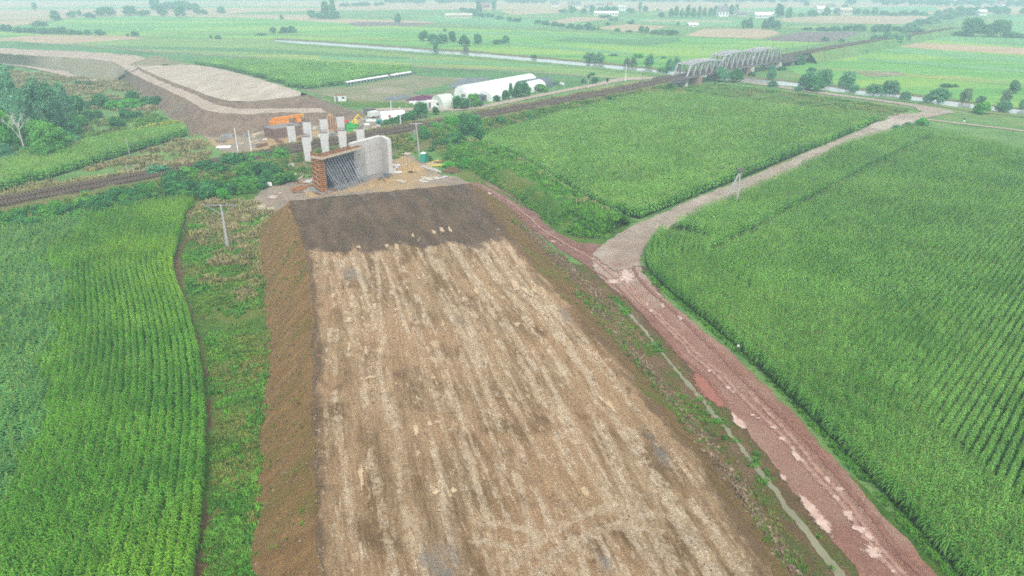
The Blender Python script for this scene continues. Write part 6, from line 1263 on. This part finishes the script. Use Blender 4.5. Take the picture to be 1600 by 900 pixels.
for i, (px, py, h) in enumerate(sorted(far_m)): pole(px, py, h, f'catenary mast along the line beyond the bridge, {ORD[i]} from the left', 'catenary_mast', .22, 'poledark' if px < 1310 else 'white_old', cat='mast', group='catenary masts beyond the bridge', z=4.5 if px < 1310 else 0)
for px, py, lab in [(919, 136, 'left rail signal with a dark head on a banded post'), (948, 141, 'right rail signal with a dark head on a banded post')]:
    p = P(px, py, .5); t_ = root('rail_signal', p, lab, 'signal', 'two rail signals'); m = mpp(p); hh_ = 18*m
    MB().bar((0, 0, -.5), (0, 0, hh_-1.3), .16, n=8).build('post', M['white'], t_); MB().box(-.35, .35, -.25, .25, hh_-1.3, hh_+.1).build('signal_head', M['dark'], t_); MB().box(-.5, .5, -.28, -.253, hh_-.9, hh_-.2).build('backplate', M['dark'], t_)
    for k in range(3): MB().bar((0, 0, .6+k*1.0), (0, 0, .9+k*1.0), .2, n=8).build('dark_band', M['dark'], t_)

# ================================================================ the truss bridge
o = RL(SB0); tdir = RL(SB0+40)-RL(SB0); ya = math.atan2(tdir[1], tdir[0])
br_ = root('truss_bridge', (o[0], o[1], 0), 'pale steel truss railway bridge of three spans crossing the river', 'railway bridge', rz=ya)
def bl(px): return s_at(px)-SB0
sp_ = [(bl(1062), bl(1120), 5.2, 'S'), (bl(1115), bl(1166), 6.9, 'M'), (bl(1164), bl(1210), 6.3, 'E')]
zd = o[2]
HWD = 3.0
for a_, e_, h_, k in sp_:
    a_ += .3; e_ -= .3; n = max(6, int((e_-a_)/2.5)); n += n % 2; dx = (e_-a_)/n; zz = zd+.1
    tr_ = MB().box(a_, e_, -HWD-.25, -HWD+.15, zz-.7, zz).box(a_, e_, HWD-.15, HWD+.25, zz-.7, zz).build('bottom_chord', M['truss_dark'], br_)
    ht = lambda x_: h_*(.84+.16*math.sin(math.pi*(x_-a_)/(e_-a_))); 
    for y in (-HWD, HWD):
        tc = MB()
        for i in range(1, n-1): tc.bar((a_+dx*i, y, zz+ht(a_+dx*i)-.2), (a_+dx*(i+1), y, zz+ht(a_+dx*(i+1))-.2), .5, .4)
        tc.build('top_chord', M['truss'], br_)
    tb = MB()
    for i in range(1, n): x = a_+dx*i; tb.bar((x, -HWD, zz+ht(x)-.1), (x, HWD, zz+ht(x)-.1), .8, .2)
    for i in range(1, n-1): x = a_+dx*i; tb.bar((x, -HWD, zz+ht(x)-.05), (x+dx, HWD, zz+ht(x+dx)-.05), .4, .12); tb.bar((x, HWD, zz+ht(x)-.02), (x+dx, -HWD, zz+ht(x+dx)-.02), .4, .12)
    tb.build('top_bracing', M['truss'], br_)
    for y in (-HWD, HWD):
        for i in range(n):
            x = a_+dx*i
            if i == 0: MB().bar((x, y, zz), (x+dx, y, zz+ht(x+dx)-.15), .5).build('end_post', M['truss'], br_)
            elif i == n-1: MB().bar((x, y, zz+ht(x)-.15), (x+dx, y, zz), .5).build('end_post', M['truss'], br_)
            elif i % 2: MB().bar((x, y, zz+ht(x)-.2), (x+dx, y, zz), .32).build('diagonal', M['truss'], br_)
            else: MB().bar((x, y, zz), (x+dx, y, zz+ht(x+dx)-.2), .32).build('diagonal', M['truss'], br_)
            if i > 0: MB().bar((x, y+.004, zz), (x, y+.004, zz+ht(x)-.2), .2).build('vertical', M['truss_dark'], br_)
    MB().box(a_, e_, -HWD+.16, HWD-.16, zz-.5, zz-.28).build('deck', M['girder'], br_)
MB().box(bl(1034), sp_[0][0]+.2, -4.2, 4.2, zd-1.3, zd-.3).build('approach_deck', M['girder'], br_)
for y in (-4.3, 4.25): MB().box(bl(1034), sp_[0][0], y-.05, y+.05, zd-.298, zd+.5).build('parapet', M['girder'], br_)
MB().box(sp_[2][1], sp_[2][1]+60, -4.0, 4.0, zd-1.3, zd-.25).build('approach_deck', M['girder'], br_)
for y in (-4.1, 4.05): MB().box(sp_[2][1], sp_[2][1]+60, y-.05, y+.05, zd-.248, zd+.45).build('parapet', M['girder'], br_)
for x, w_, mt in [(sp_[0][0]-.2, 1.6, 'concrete_pale'), (sp_[0][0]+10, 3.0, 'brick'), (sp_[0][1], 2.6, 'brick'), (sp_[1][1]-3, 2.4, 'brick'), (sp_[1][1], 2.0, 'concrete_pale'), (sp_[2][1], 2.0, 'concrete_pale'), (sp_[2][1]+14, 1.6, 'concrete_dark'), (sp_[2][1]+28, 1.6, 'concrete_dark'), (bl(1045), 1.4, 'concrete_dark')]:
    MB().box(x-w_/2, x+w_/2, -3.8, 3.8, -1.0, zd-.71-(.6 if x < sp_[0][0] or x > sp_[2][1] else 0), taper=.15).build('pier', M[mt], br_)
slab(1120, 121.5, .9, .9, 1.6, 0, 'white', 'small white post cabinet under the bridge beside the road', 'white_cabinet', 'cabinet')
slab(1142, 126, 1.6, 1.2, 1.8, .5, 'white', 'white signboard between two shrubs below the bridge', 'signboard', 'sign')

# ================================================================ greenhouses and nursery
def tunnel(px0, py0, px1, py1, wdt, h, mat, label, endm='foil', ribs=0, cat='greenhouse', L=None):
    a_ = at(px0, py0); e_ = at(px1, py1); d_ = (e_-a_)[:2]; LL = L or float(np.linalg.norm(d_)); t_ = root('greenhouse', a_, label, cat, rz=math.atan2(d_[1], d_[0]))
    n = 16; pr = arch(wdt, h, n, .85); b = MB()
    b.prism(pr, 'x', .1, LL-.1); b.build('cover', M[mat], t_)
    for x in (0, LL-.12): 
        b = MB(); b.prism([(p[0]*1.01, p[1]*1.012) for p in pr], 'x', x, x+.12); b.build('end_wall', M[endm], t_)
    if ribs:
        for i in range(1, ribs): 
            x = LL*i/ribs; b = MB()
            for p, q in zip(pr[:-1], pr[1:]): b.bar((x, p[0]*1.008, p[1]*1.008), (x, q[0]*1.008, q[1]*1.008), .08)
            b.build('rib', M['white_old'], t_)
    MB().box(-.05, -.004, -.9, .9, 0, min(2.1, h*.7)).build('door', M['groundcloth'] if endm != 'foil_dark' else M['foil'], t_)
    return t_
tunnel(722, 152, 828, 131.5, 7.8, 4.1, 'foil', 'long white arched greenhouse, rearmost of the white pair', ribs=14)
tunnel(757, 157.5, 842, 138, 6.8, 3.4, 'foil', 'white arched greenhouse in front of the longer one', ribs=12)
tunnel(724, 156, 760, 149, 7.0, 2.8, 'foil', 'low white greenhouse at the left end of the white pair')
tunnel(683, 169, 703, 166, 6.5, 4.2, 'foil_green', 'pale green ribbed greenhouse standing alone at the left', 'foil_green', 8)
tunnel(815, 141, 853, 134, 7.6, 3.6, 'foil_dark', 'dark net-covered greenhouse at the right with a white end arch', 'foil_dark', 0)
container(746, 160.5, 3.2, 3.0, 2.2, 'foil_dark', 'small blue-grey shed between the white greenhouses and the road', 'grey_shed', 'shed', .5)
ZK[0] = 50
S('nursery_bed', [(634, 157), (642, 153), (660, 149), (684, 151), (680, 157), (655, 159)], M['heather'], jit=.4)
S('nursery_bed', [(640, 146), (700, 132), (722, 130), (708, 138), (690, 146), (660, 148)], M['crop_green'], jit=.5)
S('nursery_bed', [(700, 136), (716, 124), (762, 121), (765, 125), (735, 132), (718, 140)], M['groundcloth'], jit=.4)
S('nursery_bed', [(600, 157), (606, 151), (640, 149), (640, 154), (620, 157)], M['groundcloth'], jit=.5)
for i, (px, py) in enumerate([(660, 161), (668, 160), (654, 163), (648, 161), (850, 133), (872, 132.5), (868, 131)]):
    slab(px, py, 4.0 if i < 4 else 5, 1.6, .5, .3, 'white_old', ['white sheet in the nursery below the purple bed', 'white sheet between the purple bed and the ribbed greenhouse', 'white sheet nearest the nursery path', 'white sheet left of the purple bed', 'white stack at the end of the dark greenhouse', 'white slab right of the dark greenhouse', 'small white slab behind the dark greenhouse'][i], 'plastic_sheet', 'sheeting')
# the line of white-roofed hutches
h0, h1 = at(541, 133.5), at(642, 117); dh = (h1-h0)[:2]; LL = float(np.linalg.norm(dh)); ya = math.atan2(dh[1], dh[0]); NH = 21
hp = None
for i in range(NH):
    if i == 13: continue
    q = h0[:2]+dh*(i+.5)/NH
    k = i if i < 13 else i-1
    lab = f'white-roofed hutch in the row on the fallow field, {ORD[k]} from the left'
    if hp is None:
        hp = root('hutch', (q[0], q[1], 0), lab, 'hutch', 'white-roofed hutches in a row', rz=ya); wdt = LL/NH*.94
        MB().prism([(-.9, 1.15), (-.9, 1.3), (0, 1.6), (.9, 1.3), (.9, 1.15)], 'x', -wdt/2, wdt/2).build('roof', M['white'], hp)
        MB().box(-wdt/2+.1, wdt/2-.1, -.55, .55, .35, 1.14).build('body', M['foil_dark'], hp)
        for x in (-wdt/2+.1, wdt/2-.2):
            for y in (-.7, .6): MB().box(x, x+.1, y, y+.1, 0, 1.149).build('leg', M['white_old'], hp)
    else:
        t_ = hp.copy(); COL.objects.link(t_); t_.location = (float(q[0]), float(q[1]), 0); t_['label'] = lab
        for ch in list(hp.children): c_ = ch.copy(); COL.objects.link(c_); c_.parent = t_

# ================================================================ far houses
def house(px, py, L, W, Hh, rh, wall, roof, label, rz=0, name='house', cat='house'):
    t_ = root(name, at(px, py), label, cat, rz=rz); wl_ = MB().box(-L/2, L/2, -W/2, W/2, 0, Hh).prism([(-W/2, Hh), (W/2, Hh), (0, Hh+rh-.1)], 'x', -L/2, L/2).build('wall', M[wall], t_)
    b = MB(); ov = .5
    for s in (-1, 1): b.add([(-L/2-ov, s*(W/2+ov), Hh-.25), (L/2+ov, s*(W/2+ov), Hh-.25), (L/2+ov, 0, Hh+rh), (-L/2-ov, 0, Hh+rh), (-L/2-ov, s*(W/2+ov), Hh-.05), (L/2+ov, s*(W/2+ov), Hh-.05), (L/2+ov, 0, Hh+rh+.2), (-L/2-ov, 0, Hh+rh+.2)], [(0, 1, 2, 3), (7, 6, 5, 4), (0, 4, 5, 1), (1, 5, 6, 2), (2, 6, 7, 3), (3, 7, 4, 0)])
    rf = b.build('roof', M[roof], t_); MB().box(L*.2, L*.2+.8, .6, 1.4, Hh, Hh+rh+1.0).build('chimney', M['brick'], rf)
    k = max(1, int(L/3.2))
    for i in range(k): x = -L/2+(i+.5)*L/k; MB().box(x-.5, x+.5, -W/2-.05, -W/2-.004, Hh*.4, Hh*.75).build('window', M['glass'], t_)
    MB().box(-L/2-.05, -L/2-.004, -.5, .5, 0, 2).build('door', M['roof_grey'], t_)
H_ = [(900, 13, 10, 8, 5, 4, 'wall_white', 'roof_grey', 'white house with a grey gable, largest in the hazy village', .2), (892, 11, 8, 7, 4, 3, 'wall_cream', 'roof_red', 'small red-roofed house left of the largest village house', .5), (918, 16.5, 8, 7, 3.5, 2.5, 'wall_white', 'roof_grey', 'low white house in the village centre', 0), (938, 13, 9, 7, 4.5, 2, 'wall_white', 'roof_grey', 'white house near the middle of the village', 0), (952, 13, 6, 6, 5, 2, 'wall_white', 'roof_red', 'narrow white house in the village', .3), (971, 17, 9, 8, 5.5, .8, 'wall_white', 'wall_white', 'flat white cube house at the right of the village', 0), (866, 10.5, 11, 7, 4, 3, 'wall_white', 'roof_grey', 'white house at the left of the village', .3),
  (1128, 26, 11, 9, 6, 4.5, 'wall_white', 'roof_grey', 'white farmhouse beside the dark grove', .1), (1140, 24, 15, 9, 5, 4, 'wall_cream', 'roof_grey', 'large grey-roofed farm building beside the white farmhouse', -.2), (1160, 26, 10, 7, 3, 2, 'wall_cream', 'roof_grey', 'low grey-roofed barn right of the farm', -.3), (1191, 28, 16, 9, 3, 2.5, 'wall_white', 'wall_white', 'long white-roofed hall right of the farm', -.1), (1203, 26, 6, 5, 3, 1.5, 'wall_white', 'wall_white', 'short white hut next to the long white hall', 0),
  (1280, 20, 10, 8, 4.5, 3, 'wall_white', 'wall_white', 'white house among trees at the upper right', .2), (1298, 15, 9, 7, 4, 3, 'wall_white', 'roof_grey', 'small white house at the upper right farm', .3), (1319, 24, 13, 9, 6, 2, 'wall_cream', 'wall_cream', 'pale square farm building at the upper right', 0), (1532, 24, 10, 7, 4, 2, 'wall_white', 'wall_white', 'white house far at the upper right edge trees', .2), (1560, 12, 12, 9, 5, 3, 'wall_white', 'roof_red', 'hazy house in the top right village, left of the pair', .1), (1590, 8, 12, 9, 5, 3, 'wall_white', 'roof_grey', 'hazy house in the top right village, at the edge', .1), (1500, 4, 14, 9, 5, 3, 'wall_white', 'roof_grey', 'hazy house at the top right of the picture', .1)]
for h in H_: house(*h)
house(1082, 41.5, 8, 4, 1.8, 1.2, 'wall_white', 'white', 'white field tent above the truss bridge', .15, 'field_tent', 'tent')
house(947, 24.5, 26, 9, 3, 1.6, 'wall_white', 'white', 'long white-roofed hall below the village', -.15, 'hall', 'hall')
house(717, 27.5, 28, 10, 2.6, 1.6, 'wall_cream', 'wall_cream', 'long pale farm shed at the upper centre', .05, 'farm_shed', 'shed')
house(757, 12, 14, 8, 3, 3, 'roof_red', 'roof_red', 'reddish hazy barn at the upper centre', .1, 'barn', 'barn')
